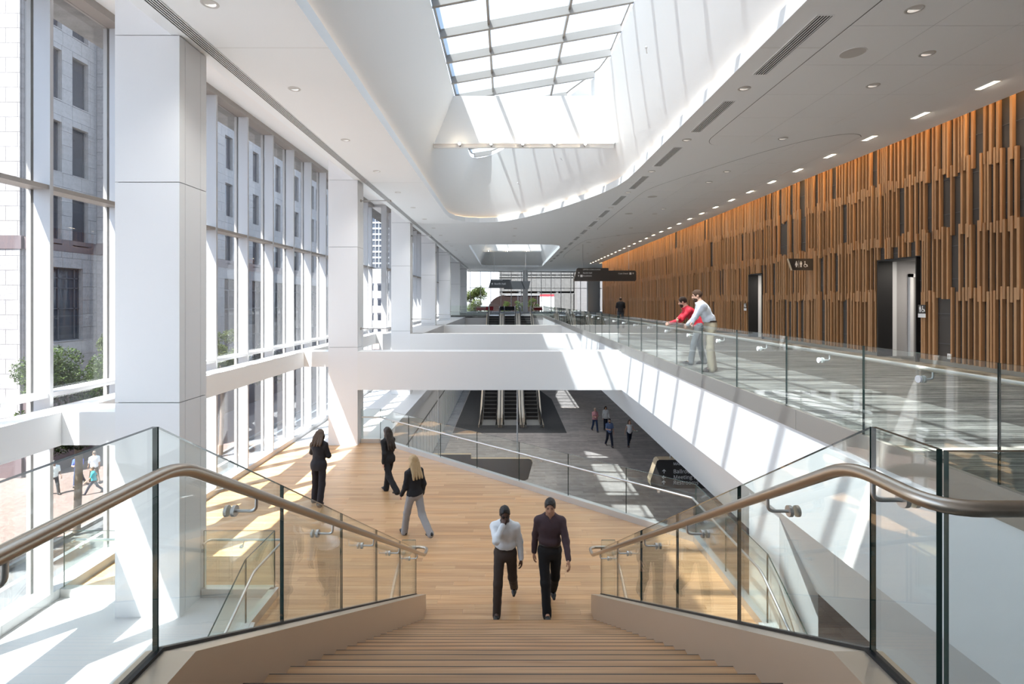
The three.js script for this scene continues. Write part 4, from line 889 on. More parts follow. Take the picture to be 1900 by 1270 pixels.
{ // concrete garage and stone block north of the hall
  const g = thing('parking_garage', 'pale concrete parking garage with dark open decks beyond the far windows', 'building', [8, STREET, 110]);
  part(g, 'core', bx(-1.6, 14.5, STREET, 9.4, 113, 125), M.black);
  for (const [a, b] of [[-6, 2.2], [3.6, 6.2], [7.2, 9.0]]) for (let x = -1.6; x < 14.4; x += 2.0) part(g, 'parapet_panel', bx(x, x + 1.97, a < -5 ? STREET : a, a < -5 ? 3.0 : b + .8, 110, 110.4), M.concreteFar);
  for (let x = -1.4; x < 14.6; x += 4.0) part(g, 'pier', bx(x, x + .5, STREET, 9.4, 110.1, 112.9), M.concreteFar);
  part(g, 'deck', [bx(-1.6, 14.5, 3, 3.2, 110, 113), bx(-1.6, 14.5, 6.4, 6.6, 110, 113)], M.concreteFar);
  part(g, 'roof', bx(-1.6, 14.5, 9.0, 9.5, 109.9, 125), M.concreteFar);
  const s = thing('stone_building', 'pale stone building with small blue windows right of the parking garage', 'building', [20, STREET, 108]);
  part(s, 'wall', bx(14.6, 30, STREET, 18, 106, 125), M.graniteFar);
  for (let y = -6; y < 18; y += 1.2) part(s, 'joint_line', bx(14.6, 17.3, y, y + .03, 105.985, 106), M.mortar);
  for (let x = 17.6; x < 29; x += 3.4) for (let y = -1.6; y < 16; y += 4.0) { const w = part(s, 'window', bx(x - .1, x + 1.7, y - .1, y + 2.1, 105.9, 106.02), M.spandrel); part(w, 'pane', bx(x, x + 1.6, y, y + 2, 105.86, 105.95), M.darkGlass); }
}
{ // glazed barrel canopy, white sign box
  const c = thing('glass_canopy', 'dark glazed barrel-shaped canopy outside the far windows', 'canopy', [1.5, -.4, 88]);
  const arc = (r, d0, d1) => { const p = []; for (let i = 0; i <= 12; i++) { const a = i / 12 * Math.PI / 2; p.push([r * Math.cos(a) * -1, r * Math.sin(a)]); } return p; };
  const r = 2.9, sh = [[6.5, -.4], [-3.2, -.4], ...arc(r).map(([x, y]) => [-.3 + x, -.4 + y]), [6.5, r - .4]];
  part(c, 'shell', prof(sh, 86, 90), M.brownGlass);
  for (let i = 0; i <= 6; i++) { const a = i / 6 * Math.PI / 2, x = -.3 - (r + .02) * Math.cos(a), y = -.4 + (r + .02) * Math.sin(a); part(c, 'rib', bx(x - .05, x + .05, y - .05, y + .05, 85.9, 90), M.spandrel); }
  for (let x = .8; x < 6.5; x += 1.1) part(c, 'rib', bx(x - .04, x + .04, -.4, r - .38, 85.93, 86), M.frame);
  part(c, 'top_rail', bx(-.4, 6.5, r - .44, r - .34, 85.9, 86), M.spandrel);
  const b = thing('sign_box', 'white box with a red top edge standing outside the far windows', 'kiosk', [7, -.4, 84]);
  part(b, 'panel', bx(5.5, 7.8, -.4, 2.25, 84, 84.6), M.signWhite); part(b, 'cap', bx(5.5, 7.8, 2.25, 2.6, 83.98, 84.62), M.redCloth);
}
// trees: trunk, branches, leaf clusters
function leafCloud(blobs, n, size, mat) {
  const pos = [], nor = [], uv = [], v = new THREE.Vector3(), q = new THREE.Quaternion(), e = new THREE.Euler();
  for (let i = 0; i < n; i++) {
    const b = blobs[i % blobs.length]; let x, y, z, l;
    do { x = rr(-1, 1); y = rr(-1, 1); z = rr(-1, 1); l = x * x + y * y + z * z; } while (l > 1);
    const k = l < .3 ? 1.5 : 1, c = new THREE.Vector3(b[0] + x * k * b[3], b[1] + y * k * b[3] * .8, b[2] + z * k * b[3]), s = size * rr(.6, 1.25);
    e.set(rr(-1.2, 1.2), rr(0, 6.28), rr(-1, 1)); q.setFromEuler(e);
    const P = [[-.5, 0], [0, -.22], [.5, 0], [0, .22]].map(([a, o]) => v.set(a * s, o === 0 ? 0 : .06 * s, o * s).applyQuaternion(q).add(c).toArray()), N = v.set(0, 1, 0).applyQuaternion(q).toArray();
    for (const j of [0, 1, 2, 0, 2, 3]) { pos.push(...P[j]); nor.push(...N); uv.push(j / 3, .5); }
  }
  const g = new THREE.BufferGeometry();
  g.setAttribute('position', new THREE.Float32BufferAttribute(pos, 3)); g.setAttribute('normal', new THREE.Float32BufferAttribute(nor, 3)); g.setAttribute('uv', new THREE.Float32BufferAttribute(uv, 2));
  return g;
}
function tree(x, d, y0, yc, r, n, size, label, mat = M.leafA, name = 'tree') {
  const t = thing(name, label, name === 'tree' ? 'tree' : 'shrub', [x, y0, d]), blobs = [];
  for (let i = 0; i < 16; i++) { const a = rr(0, 6.28), h = rr(-.8, .9), s = Math.sqrt(1 - h * h * .8) * rr(.35, .8); blobs.push([x + Math.cos(a) * s * r, yc + h * r, -d + Math.sin(a) * s * r, r * rr(.3, .48)]); }
  part(t, 'trunk', tube([V(x, y0, d), V(x + .1, (y0 + yc) / 2, d), V(x, yc, d)], .09 + r * .02, 8, .5), M.bark);
  for (const b of blobs.slice(0, 6)) part(t, 'branch', tube([V(x, lerp(y0, yc, .75), d), new THREE.Vector3(b[0], b[1], b[2])], .035, 6), M.bark);
  part(t, 'foliage', leafCloud(blobs, n, size, mat), mat, { kind: 'stuff' });
}
tree(-17.3, 20.6, STREET, -2.5, 2.0, 24000, .115, 'leafy green street tree left of the first white column, lower and broader');
tree(-17.2, 23.4, STREET, -1.2, 1.9, 24000, .11, 'leafy green street tree close to the first white column, taller and lighter', M.leafB);
tree(-19.0, 17.2, STREET, -3.6, 1.4, 14000, .11, 'low leafy street tree at the left edge behind the first mullion');
tree(-17.3, 31, STREET, -1.6, 1.7, 12000, .12, 'street tree seen through the windows right of the first white column', M.leafB);
tree(-17.5, 38, STREET, -3.4, 1.6, 8000, .12, 'street tree half hidden by the white ledge right of the first column');
tree(-4.8, 90, -2.4, 1.0, 2.6, 7000, .3, 'sunlit green tree outside the far windows on the left', M.leafB);
[[-.2, 82, .4, 'first'], [1.9, 82, .5, 'second'], [4.3, 82, .9, 'third']].forEach(([x, d, h, k]) => tree(x, d, -.4, h, .95, 1500, .16, `${k} small shrub from the left in front of the dark canopy`, M.leafA, 'shrub'));
{
  const t = thing('street_planter', 'low concrete planter ledge outside the nearest window', 'planter', [-11, STREET, 10]);
  part(t, 'wall', [bx(-11.6, -9.6, STREET - .12, STREET + .55, 9.4, 12.2)], M.concrete); part(t, 'cap', bx(-11.7, -9.5, STREET + .55, STREET + .68, 9.3, 12.3), M.terrazzo);
}
// =====================================================================================
// PEOPLE
// =====================================================================================
// a signed distance field is meshed by surface nets
function nets(f, lo, hi, h) {
  const nx = Math.ceil((hi[0] - lo[0]) / h) + 1, ny = Math.ceil((hi[1] - lo[1]) / h) + 1, nz = Math.ceil((hi[2] - lo[2]) / h) + 1, val = new Float32Array(nx * ny * nz), id = new Int32Array(nx * ny * nz).fill(-1);
  const at = (i, j, k) => (k * ny + j) * nx + i;
  for (let k = 0; k < nz; k++) for (let j = 0; j < ny; j++) for (let i = 0; i < nx;) {
    const v = f(lo[0] + i * h, lo[1] + j * h, lo[2] + k * h); val[at(i, j, k)] = v; i++;
    for (let skip = Math.floor(v / h * .7) - 2; skip > 0 && i < nx; skip--, i++) val[at(i, j, k)] = v * .5;    // far from the surface nothing happens
  }
  const pos = [], idx = [];
  for (let k = 0; k < nz - 1; k++) for (let j = 0; j < ny - 1; j++) for (let i = 0; i < nx - 1; i++) {
    const c = [val[at(i, j, k)], val[at(i + 1, j, k)], val[at(i, j + 1, k)], val[at(i + 1, j + 1, k)], val[at(i, j, k + 1)], val[at(i + 1, j, k + 1)], val[at(i, j + 1, k + 1)], val[at(i + 1, j + 1, k + 1)]];
    let m = 0; for (let q = 0; q < 8; q++) if (c[q] < 0) m |= 1 << q;
    if (m === 0 || m === 255) continue;
    let x = 0, y = 0, z = 0, n = 0;
    for (const [a, b] of [[0, 1], [2, 3], [4, 5], [6, 7], [0, 2], [1, 3], [4, 6], [5, 7], [0, 4], [1, 5], [2, 6], [3, 7]]) if ((c[a] < 0) !== (c[b] < 0)) { const t = c[a] / (c[a] - c[b]); x += lerp(a & 1, b & 1, t); y += lerp(a >> 1 & 1, b >> 1 & 1, t); z += lerp(a >> 2, b >> 2, t); n++; }
    id[at(i, j, k)] = pos.length / 3; pos.push(lo[0] + (i + x / n) * h, lo[1] + (j + y / n) * h, lo[2] + (k + z / n) * h);
  }
  const quad = (a, b, c, d, flip) => { if (a < 0 || b < 0 || c < 0 || d < 0) return; flip ? idx.push(a, c, b, a, d, c) : idx.push(a, b, c, a, c, d); };
  for (let k = 1; k < nz - 1; k++) for (let j = 1; j < ny - 1; j++) for (let i = 1; i < nx - 1; i++) {
    const v = val[at(i, j, k)] < 0;
    if (v !== val[at(i + 1, j, k)] < 0) quad(id[at(i, j - 1, k - 1)], id[at(i, j, k - 1)], id[at(i, j, k)], id[at(i, j - 1, k)], !v);
    if (v !== val[at(i, j + 1, k)] < 0) quad(id[at(i - 1, j, k - 1)], id[at(i - 1, j, k)], id[at(i, j, k)], id[at(i, j, k - 1)], !v);
    if (v !== val[at(i, j, k + 1)] < 0) quad(id[at(i - 1, j - 1, k)], id[at(i, j - 1, k)], id[at(i, j, k)], id[at(i - 1, j, k)], !v);
  }
  const g = new THREE.BufferGeometry();
  g.setAttribute('position', new THREE.Float32BufferAttribute(pos, 3)); g.setIndex(idx); g.computeVertexNormals();
  g.setAttribute('uv', new THREE.Float32BufferAttribute(new Float32Array(pos.length / 3 * 2), 2));
  return g;
}
const smin = (a, b, k) => { const h = Math.max(k - Math.abs(a - b), 0) / k; return Math.min(a, b) - h * h * k * .25; };
const cone = (a, b, ra, rb) => { const dx = b.x - a.x, dy = b.y - a.y, dz = b.z - a.z, l = dx * dx + dy * dy + dz * dz || 1e-9; return (x, y, z) => { const px = x - a.x, py = y - a.y, pz = z - a.z, t = clamp((px * dx + py * dy + pz * dz) / l, 0, 1), qx = px - dx * t, qy = py - dy * t, qz = pz - dz * t; return Math.sqrt(qx * qx + qy * qy + qz * qz) - lerp(ra, rb, t); }; };
function ell(M4, c, r) {                                            // ellipsoid with centre c and radii r in the frame M4
  const e = M4.clone().invert().elements, m = Math.min(...r);
  return (x, y, z) => {
    const u = (e[0] * x + e[4] * y + e[8] * z + e[12] - c[0]) / r[0], v = (e[1] * x + e[5] * y + e[9] * z + e[13] - c[1]) / r[1], w = (e[2] * x + e[6] * y + e[10] * z + e[14] - c[2]) / r[2];
    const k0 = Math.sqrt(u * u + v * v + w * w), k1 = Math.sqrt(u * u / r[0] / r[0] + v * v / r[1] / r[1] + w * w / r[2] / r[2]);
    return k1 < 1e-6 ? -m : k0 * (k0 - 1) / k1;
  };
}
const plane = (M4, n, c) => { const e = M4.clone().invert().elements; return (x, y, z) => n[0] * (e[0] * x + e[4] * y + e[8] * z + e[12]) + n[1] * (e[1] * x + e[5] * y + e[9] * z + e[13]) + n[2] * (e[2] * x + e[6] * y + e[10] * z + e[14]) - c; };
const union = (l, k) => (x, y, z) => { let v = 1e9; for (const f of l) v = smin(v, f(x, y, z), k); return v; };
const cut = (f, ...ps) => (x, y, z) => { let v = f(x, y, z); for (const p of ps) v = Math.max(v, p(x, y, z)); return v; };
const grow = (f, r) => (x, y, z) => f(x, y, z) - r;
const R = Math.PI / 180, T4 = (x, y, z) => new THREE.Matrix4().makeTranslation(x, y, z), RX = (a) => new THREE.Matrix4().makeRotationX(a * R), RY = (a) => new THREE.Matrix4().makeRotationY(a * R), RZ = (a) => new THREE.Matrix4().makeRotationZ(a * R);
const mul = (...m) => m.reduce((a, b) => a.clone().multiply(b)), pt = (m, x = 0, y = 0, z = 0) => new THREE.Vector3(x, y, z).applyMatrix4(m);
const cloth = (r, g, b, rough = .9) => std({ color: lin(r, g, b), roughness: rough });
const skinM = { light: cloth(.56, .33, .24, .6), tan: cloth(.40, .21, .13, .6), brown: cloth(.17, .085, .05, .55), dark: cloth(.085, .042, .027, .5) };
const eyeM = cloth(.015, .012, .01, .25), mouthM = cloth(.32, .11, .09, .6);

function person(o) {
  const s = o.h / 1.75, fem = !!o.fem, P = o.pose, q = o.q ?? 1, build = o.build ?? 1;  // q scales the cell sizes
  const t = thing('person', o.label, 'person', [0, 0, 0], o.group);
  // joints
  const pel = mul(T4(0, 0, 0), RX(P.tilt ?? 0)), chest0 = mul(pel, T4(0, .08 * s, 0), RX(P.lean ?? 0), RY(P.twist ?? 0), T4(0, -.08 * s, 0));
  const shW = (fem ? .155 : .175) * s * (o.shoulder ?? 1), hipW = .092 * s, neck = mul(chest0, T4(0, .505 * s, 0)), head = mul(neck, RX((P.head ?? [0, 0])[0]), RY((P.head ?? [0, 0])[1]), T4(0, .165 * s, .018 * s));
  const limb = {};
  for (const [k, sd] of [['L', 1], ['R', -1]]) {
    const [hf, ha, kn, an] = P['leg' + k], Hp = mul(pel, T4(sd * hipW, -.05 * s, 0), RZ(sd * ha), RX(-hf)), K = mul(Hp, T4(0, -.43 * s, 0), RX(kn)), An = mul(K, T4(0, -.41 * s, 0), RX(an - kn + hf));
    limb['l' + k] = { Hp, K, An };
  }
  // stand the figure on the ground
  const low = Math.min(...['lL', 'lR'].flatMap((k) => [pt(limb[k].An, 0, -.082 * s, -.07 * s).y, pt(limb[k].An, 0, -.082 * s, .17 * s).y]));
  const off = -low, b = build, place = mul(T4(o.at[0], o.at[1] + off, -o.at[2]), RY(o.yaw));
  for (const [k, sd] of [['L', 1], ['R', -1]]) {
    const S = pt(chest0, sd * shW, .43 * s, 0), goal = P['reach' + k];
    if (goal) {                                                     // two-bone reach: wrist to a point, elbow pulled towards a hint
      const W = goal.head ? pt(head, ...goal.head.map((v) => v * s)) : V(...goal.world).applyMatrix4(place.clone().invert()), l1 = .29 * s, l2 = .25 * s, D = W.clone().sub(S), L = Math.min(D.length(), (l1 + l2) * .998), u = D.normalize();
      const h = new THREE.Vector3(...goal.hint), c = (l1 * l1 + L * L - l2 * l2) / (2 * L), r = Math.sqrt(Math.max(0, l1 * l1 - c * c)); h.sub(u.clone().multiplyScalar(h.dot(u))).normalize();
      const Ep = S.clone().add(u.clone().multiplyScalar(c)).add(h.multiplyScalar(r)), Wp = S.clone().add(u.multiplyScalar(L));
      const frame = (p, e, z) => { const y = p.clone().sub(e).normalize(), zz = z.clone().sub(y.clone().multiplyScalar(z.dot(y))).normalize(); return new THREE.Matrix4().makeBasis(new THREE.Vector3().crossVectors(y, zz), y, zz).setPosition(p); };
      const z = Wp.clone().sub(Ep), A = frame(S, Ep, z), y2 = Ep.clone().sub(Wp).normalize(), x2 = new THREE.Vector3().setFromMatrixColumn(A, 0), E = new THREE.Matrix4().makeBasis(x2, y2, new THREE.Vector3().crossVectors(x2, y2)).setPosition(Ep);
      limb['a' + k] = { A, E, Wr: mul(E, T4(0, -l2, 0)) };
      continue;
    }
    const [fl, ab, el, tw] = P['arm' + k], A = mul(chest0, T4(sd * shW, .43 * s, 0), RZ(sd * ab), RX(-fl), RY(-sd * tw)), E = mul(A, T4(0, -.29 * s, 0), RX(-el)), Wr = mul(E, T4(0, -.25 * s, 0));
    limb['a' + k] = { A, E, Wr };
  }
  const torso = (e, hip) => [ell(pel, [0, -.02 * s, -.005], [(fem ? .168 : .158) * s * b + e, .13 * s + e, (fem ? .122 : .118) * s * b + e]), ell(chest0, [0, .14 * s, .005], [(fem ? .125 : .142) * s * b + e, .17 * s + e, .098 * s * b + e]), ell(chest0, [0, .34 * s, 0], [(fem ? .142 : .168) * s + e, .185 * s + e, .112 * s + e]), ...(fem ? [ell(chest0, [0, .30 * s, .07 * s], [.125 * s + e, .075 * s + e, .06 * s + e])] : []), cone(pt(chest0, -shW + .01, .422 * s), pt(chest0, 0, .455 * s), .05 * s + e, .055 * s + e), cone(pt(chest0, shW - .01, .422 * s), pt(chest0, 0, .455 * s), .05 * s + e, .055 * s + e), cone(pt(chest0, -shW * .5, .45 * s), pt(neck, 0, .03, 0), .045 * s + e, .048 * s + e), cone(pt(chest0, shW * .5, .45 * s), pt(neck, 0, .03, 0), .045 * s + e, .048 * s + e)];
  const armP = (k, r0, r1, r2, cutAt = 1) => { const a = limb['a' + k]; const S = pt(a.A), E = pt(a.E), Wp = pt(a.E, 0, -.25 * s * cutAt, 0); return [cone(S, E, r0 * s, r1 * s), cone(E, Wp, r1 * s, r2 * s)]; };
  const legP = (k, r0, r1, r2, bot = 0) => { const l = limb['l' + k]; return [cone(pt(l.Hp, 0, .02 * s, 0), pt(l.K), r0 * s, r1 * s), cone(pt(l.K), pt(l.An, 0, bot * s, 0), r1 * s, r2 * s)]; };
  // body
  const lt = fem ? .92 : 1;
  const neckP = cone(pt(neck, 0, -.03 * s, -.005), pt(head, 0, -.06 * s, -.02 * s), (fem ? .046 : .056) * s, (fem ? .044 : .053) * s);
  const bodyF = union([...torso(-.006), neckP, ...['L', 'R'].flatMap((k) => [...armP(k, .048 * lt, .039 * lt, .027 * lt), ...legP(k, .086, .056, .038), cone(pt(limb['l' + k].An), pt(limb['l' + k].An, 0, -.045 * s, .10 * s), .036 * s, .028 * s)])], .045 * s);
  const all = [pt(head)], ext = (l, m) => [l.reduce((a, p) => a.min(p), new THREE.Vector3(9, 9, 9)).subScalar(m).toArray(), l.reduce((a, p) => a.max(p), new THREE.Vector3(-9, -9, -9)).addScalar(m).toArray()];
  for (const k of ['L', 'R']) all.push(pt(limb['a' + k].A), pt(limb['a' + k].E), pt(limb['a' + k].Wr), pt(limb['l' + k].Hp), pt(limb['l' + k].K), pt(limb['l' + k].An), pt(limb['l' + k].An, 0, 0, .1));
  const [lo, hi] = ext(all, .2 * s), geos = [nets(bodyF, lo, hi, .016 * q)];
  // head
  const hs = s * (o.headScale ?? 1), Hh = mul(head, new THREE.Matrix4().makeScale(hs, hs, hs)), HS = (f) => (x, y, z) => f(x, y, z), E = (c, r) => ell(head, c.map((v) => v * hs), r.map((v) => v * hs)), C = (a, b2, r1, r2) => cone(pt(Hh, ...a), pt(Hh, ...b2), r1 * hs, r2 * hs);
  const skull = union([E([0, .022, -.012], [.073, .09, .09]), E([0, -.035, .018], [fem ? .053 : .059, .083, .07]), C([-.035, -.075, .015], [0, -.098, .055], .03, .022), C([.035, -.075, .015], [0, -.098, .055], .03, .022)], .03);
  const faceF = union([skull, C([0, .012, .078], [0, -.028, .099], .008, .0135), C([-.012, -.032, .086], [.012, -.032, .086], .010, .010), C([-.036, .024, .066], [.036, .024, .066], .013, .013), C([-.016, -.066, .079], [.016, -.066, .079], .009, .009), E([-.075, -.008, -.008], [.011, .031, .02]), E([.075, -.008, -.008], [.011, .031, .02]), cone(pt(head, 0, -.06 * s, -.02 * s), pt(neck, 0, .0, -.005), (fem ? .044 : .053) * s, (fem ? .046 : .055) * s)], .012);
  const sock = (x, y, z) => Math.max(faceF(x, y, z), -Math.min(ell(head, [-.031 * hs, .004 * hs, .098 * hs], [.016 * hs, .009 * hs, .017 * hs])(x, y, z), ell(head, [.031 * hs, .004 * hs, .098 * hs], [.016 * hs, .009 * hs, .017 * hs])(x, y, z)));
  const [hl, hh] = ext([pt(head, 0, .1, 0), pt(head, 0, -.1, 0), pt(neck)], .125 * s);
  geos.push(nets(q < 1.5 ? sock : faceF, hl, hh, .0065 * q));
  // hands: palm, four fingers of unequal length, thumb on the side
  for (const [k, sd] of [['L', 1], ['R', -1]]) {
    const W = limb['a' + k].Wr, cu = (P['hand' + k] ?? 25), hp = [], hm = mul(W, RY(P['turn' + k] ?? 0)), hsz = s * (fem ? .9 : 1);
    const c2 = (a, b2, r1, r2) => hp.push(cone(pt(hm, a[0] * hsz, a[1] * hsz, a[2] * hsz), pt(hm, b2[0] * hsz, b2[1] * hsz, b2[2] * hsz), r1 * hsz, r2 * hsz));
    c2([0, .03, 0], [0, -.01, 0], .027, .024);
    for (const z of [-.024, -.008, .008, .024]) c2([0, -.015, z * .7], [0, -.085, z], .015, .0125);
    [[-.029, .056, .0078], [-.010, .072, .0086], [.009, .078, .0088], [.028, .070, .0086]].forEach(([z, L, r], i) => {
      let p = [0, -.088, z], a = cu * (.6 + i * .07) * R;
      for (const [f, da] of [[.45, 1], [.32, .9], [.23, .6]]) { const n = [p[0] - sd * Math.sin(a) * L * f, p[1] - Math.cos(a) * L * f, p[2] * 1.02]; c2(p, n, r, r * .92); p = n; a += cu * da * R; }
    });
    const th = [-sd * .018, -.055, .047]; c2([0, -.018, .018], th, .015, .0115); c2(th, [th[0] - sd * .012, th[1] - .034, th[2] + .004], .0105, .0085);
    const [l2, h2] = ext([pt(hm, 0, .04, 0), pt(hm, 0, -.17, 0), pt(hm, -sd * .08, -.1, 0)], .06 * s);
    geos.push(nets(union(hp, .008), l2, h2, .0045 * Math.min(q, 2.2)));
  }
  const add = (name, g, mat, extra) => { const m = shadow(new THREE.Mesh(g.translate(0, off, 0), mat)); m.name = name; if (extra) Object.assign(m.userData, extra); t.add(m); return m; };
  add('body', merge(geos), skinM[o.skin ?? 'light']);
  if (q < 2.2 && !o.away) {
    add('eye', merge([-1, 1].map((x) => new THREE.SphereGeometry(.009 * hs, 12, 8).scale(1.15, .62, 1).applyMatrix4(mul(head, T4(x * .031 * hs, .004 * hs, .0765 * hs))))), eyeM);
    add('eyebrow', merge([-1, 1].map((x) => tube([pt(Hh, x * .016, .021, .0835), pt(Hh, x * .032, .0255, .079), pt(Hh, x * .047, .02, .068)], .0042 * hs, 6, .01))), o.hairM);
    add('mouth', tube([pt(Hh, -.021, -.0645, .082), pt(Hh, 0, -.067, .0895), pt(Hh, .021, -.0645, .082)], .004 * hs, 6, .01), mouthM);
  }
  if (o.glasses) add('glasses', merge([-1, 1].map((x) => new THREE.SphereGeometry(.021 * hs, 14, 8).scale(1.1, .72, .3).applyMatrix4(mul(head, T4(x * .029 * hs, .004 * hs, .096 * hs)))).concat([tube([pt(Hh, -.072, .006, .0), pt(Hh, -.055, .008, .088), pt(Hh, .055, .008, .088), pt(Hh, .072, .006, .0)], .003 * hs, 6, .02)])), eyeM);
  // hair
  const faceCut = E([0, -.035, .09], [.068, .106, .088]);
  const hair = [o.hair === 'bald' ? cut(grow(E([0, .022, -.012], [.074, .091, .091]), .001), plane(head, [0, -.78, .62], .004 * hs), plane(head, [0, 1, 0], .045 * hs)) : cut(E([0, .030, -.012], [.083, .096, .100]), plane(head, [0, -.89, .45], .03 * hs), (x, y, z) => -faceCut(x, y, z))];
  if (o.hair === 'long' || o.hair === 'curly') {
    const L = (o.hairLen ?? .26), w = o.hair === 'curly' ? 1.2 : 1;
    for (const x of [-.055, -.02, .02, .055]) { const tip = pt(chest0, x * 1.9 * s, (.54 - L) * s, -.155 * s); hair.push(cone(pt(Hh, x, .03, -.045), pt(Hh, x * 1.3 * w, -.07, -.065), .042 * w * hs, .046 * w * hs), cone(pt(Hh, x * 1.3 * w, -.07, -.065), tip, .046 * w * hs, .024 * hs)); }
    for (const x of [-1, 1]) hair.push(cone(pt(Hh, x * .06, .03, -.005), pt(Hh, x * .074, -.09, -.01), .024 * w * hs, .026 * w * hs), cone(pt(Hh, x * .074, -.09, -.01), pt(chest0, x * .085 * s, (.55 - L * .7) * s, .01), .026 * w * hs, .016 * hs));
  }
  const hf = union(hair, .02 * s), lump = o.hair === 'curly' ? (x, y, z) => hf(x, y, z) + .007 * Math.sin(x * 130) * Math.sin(y * 120 + 1) * Math.sin(z * 125 + 2) : o.hair === 'long' ? (x, y, z) => hf(x, y, z) + .0035 * Math.sin(x * 190 + 2 * Math.sin(y * 25)) * Math.sin(z * 150 + 1) + .008 * noise.noise(x * 22, y * 9, z * 22) : (x, y, z) => hf(x, y, z) + .005 * noise.noise(x * 60, y * 45, z * 60) + .004 * noise.noise(x * 25, y * 25, z * 25);
  const [l3, h3] = ext([pt(Hh, 0, .12, 0), pt(Hh, 0, -.1, 0), ...(o.hair === 'long' || o.hair === 'curly' ? [pt(chest0, 0, (.5 - (o.hairLen ?? .26)) * s, -.12)] : [])], .135 * s);
  add('hair', nets(lump, l3, h3, .008 * q), o.hairM);
  if (o.beard) add('beard', nets(cut(grow(skull, .0055 * hs), plane(head, [0, 1, -.30], -.062 * hs), plane(head, [0, 0, -1], -.012 * hs), (x, y, z) => -ell(head, [0, -.058 * hs, .1 * hs], [.026 * hs, .009 * hs, .03 * hs])(x, y, z)), hl, hh, .007 * q), o.hairM);
  // clothes
  const top = o.top, er = top.fit ?? .012, sleeve = top.sleeve ?? 1;
  const neckAxis = cone(pt(neck, 0, -.05 * s, .012 * s), pt(head, 0, -.04 * s, 0), 0, 0);
  const armS = ['L', 'R'].flatMap((k) => sleeve >= .9 ? armP(k, .051 + er * .6, .043 + er * .6, .034 + er * .5, .97) : sleeve > 0 ? [cone(pt(limb['a' + k].A), pt(limb['a' + k].A, 0, -.29 * s * sleeve, 0), .066 * s, .058 * s)] : []);
  const fold = (f, k) => (x, y, z) => { const v = f(x, y, z); return Math.abs(v) > .05 ? v : v + k * (noise.noise(x * 13 + y * 5, y * 11 - x * 4, z * 13) + .5 * noise.noise(x * 27 + 5, y * 22 + x * 9, z * 27)); };
  const shell = torso(er + (top.loose ?? 0));
  if ((top.hem ?? 0) < -.1) shell.push(ell(pel, [0, -.12 * s, 0], [.188 * s * b, .24 * s, .145 * s * b]));
  else if (top.kind === 'shirt') shell.push(ell(chest0, [0, .13 * s, .004], [.166 * s * b, .075 * s, .124 * s * b]));
  const trunk = cut(union(shell, .04 * s), plane(pel, [0, -1, 0], -(top.hem ?? .03) * s)), topF = cut(armS.length ? union([trunk, ...armS], .035 * s) : trunk, plane(neck, [0, 1, -.2], (top.neckline ?? .045) * s), (x, y, z) => (top.neckline < 0 ? .07 : .064) * s - neckAxis(x, y, z));
  const [tl, th2] = ext(all, .22 * s);
  add(top.kind, nets(fold(topF, q > 1.5 ? 0 : .0065), [tl[0], tl[1] + .45 * s, tl[2]], th2, .0135 * q), top.mat);
  if (top.collar) add('collar', merge([tube([pt(neck, -.07 * s, .0, -.02), pt(neck, -.05 * s, .02 * s, .055 * s), pt(neck, 0, -.045 * s, .10 * s)], .013 * s, 8, .04), tube([pt(neck, .07 * s, .0, -.02), pt(neck, .05 * s, .02 * s, .055 * s), pt(neck, 0, -.045 * s, .10 * s)], .013 * s, 8, .04), tube([pt(neck, -.07 * s, 0, -.02), pt(neck, 0, .02 * s, -.075 * s), pt(neck, .07 * s, 0, -.02)], .016 * s, 8, .05)]), top.mat);
  if (top.under) add('undershirt', nets(cut(union(torso(er + .003), .04 * s), plane(neck, [0, 1, .25], .01), plane(chest0, [1, .0, 0], .045 * s), plane(chest0, [-1, .0, 0], .045 * s), plane(chest0, [0, 0, -1], -.02), plane(pel, [0, -1, 0], -.1 * s)), [tl[0], tl[1] + .6 * s, tl[2]], th2, .014 * q), top.under);
  const waistY = (o.tuck ?? .085) * s, tr = o.trousers, tw = tr.wide ?? 0;
  const troF = cut(union([ell(pel, [0, -.02 * s, -.005], [(fem ? .178 : .176) * s * b, .15 * s, .132 * s * b]), ell(chest0, [0, .10 * s, .0], [(fem ? .140 : .164) * s * b, .16 * s, .122 * s * b]), ...['L', 'R'].flatMap((k) => legP(k, .091, .066 + tw * .5, .053 + tw, -.045))], .03 * s), plane(pel, [0, 1, 0], waistY), ...(tr.short ? [] : []));
  add('trousers', nets(fold(troF, q > 1.5 ? 0 : .006), [tl[0], tl[1], tl[2]], [th2[0], pt(chest0, 0, .3 * s).y, th2[2]], .0135 * q), tr.mat);
  if (o.belt) add('belt', nets(cut(union([ell(pel, [0, -.02 * s, -.005], [.181 * s * b, .155 * s, .137 * s * b]), ell(chest0, [0, .10 * s, .0], [.169 * s * b, .16 * s, .127 * s * b])], .03 * s), plane(pel, [0, 1, 0], waistY + .005), plane(pel, [0, -1, 0], -waistY + .033 * s)), [tl[0], -.3, tl[2]], [th2[0], .35, th2[2]], .011 * q), o.belt);
  for (const k of ['L', 'R']) {
    const An = limb['l' + k].An, f = cut(union([cone(pt(An, 0, -.045 * s, -.038 * s), pt(An, 0, -.050 * s, .10 * s), .040 * s, .039 * s), cone(pt(An, 0, -.05 * s, .10 * s), pt(An, 0, -.062 * s, .165 * s), .039 * s, .024 * s), cone(pt(An, 0, -.02 * s, -.02 * s), pt(An, 0, -.04 * s, .03 * s), .037 * s, .036 * s)], .02), plane(An, [0, -1, 0], .082 * s));
    const [l4, h4] = ext([pt(An), pt(An, 0, -.05, .18 * s), pt(An, 0, -.05, -.08 * s)], .06 * s);
    add('shoe', nets(f, l4, h4, .009 * q), o.shoes);
  }
  t.position.set(o.at[0], o.at[1], -o.at[2]); t.rotation.y = o.yaw * R;
  t.updateMatrixWorld(true);
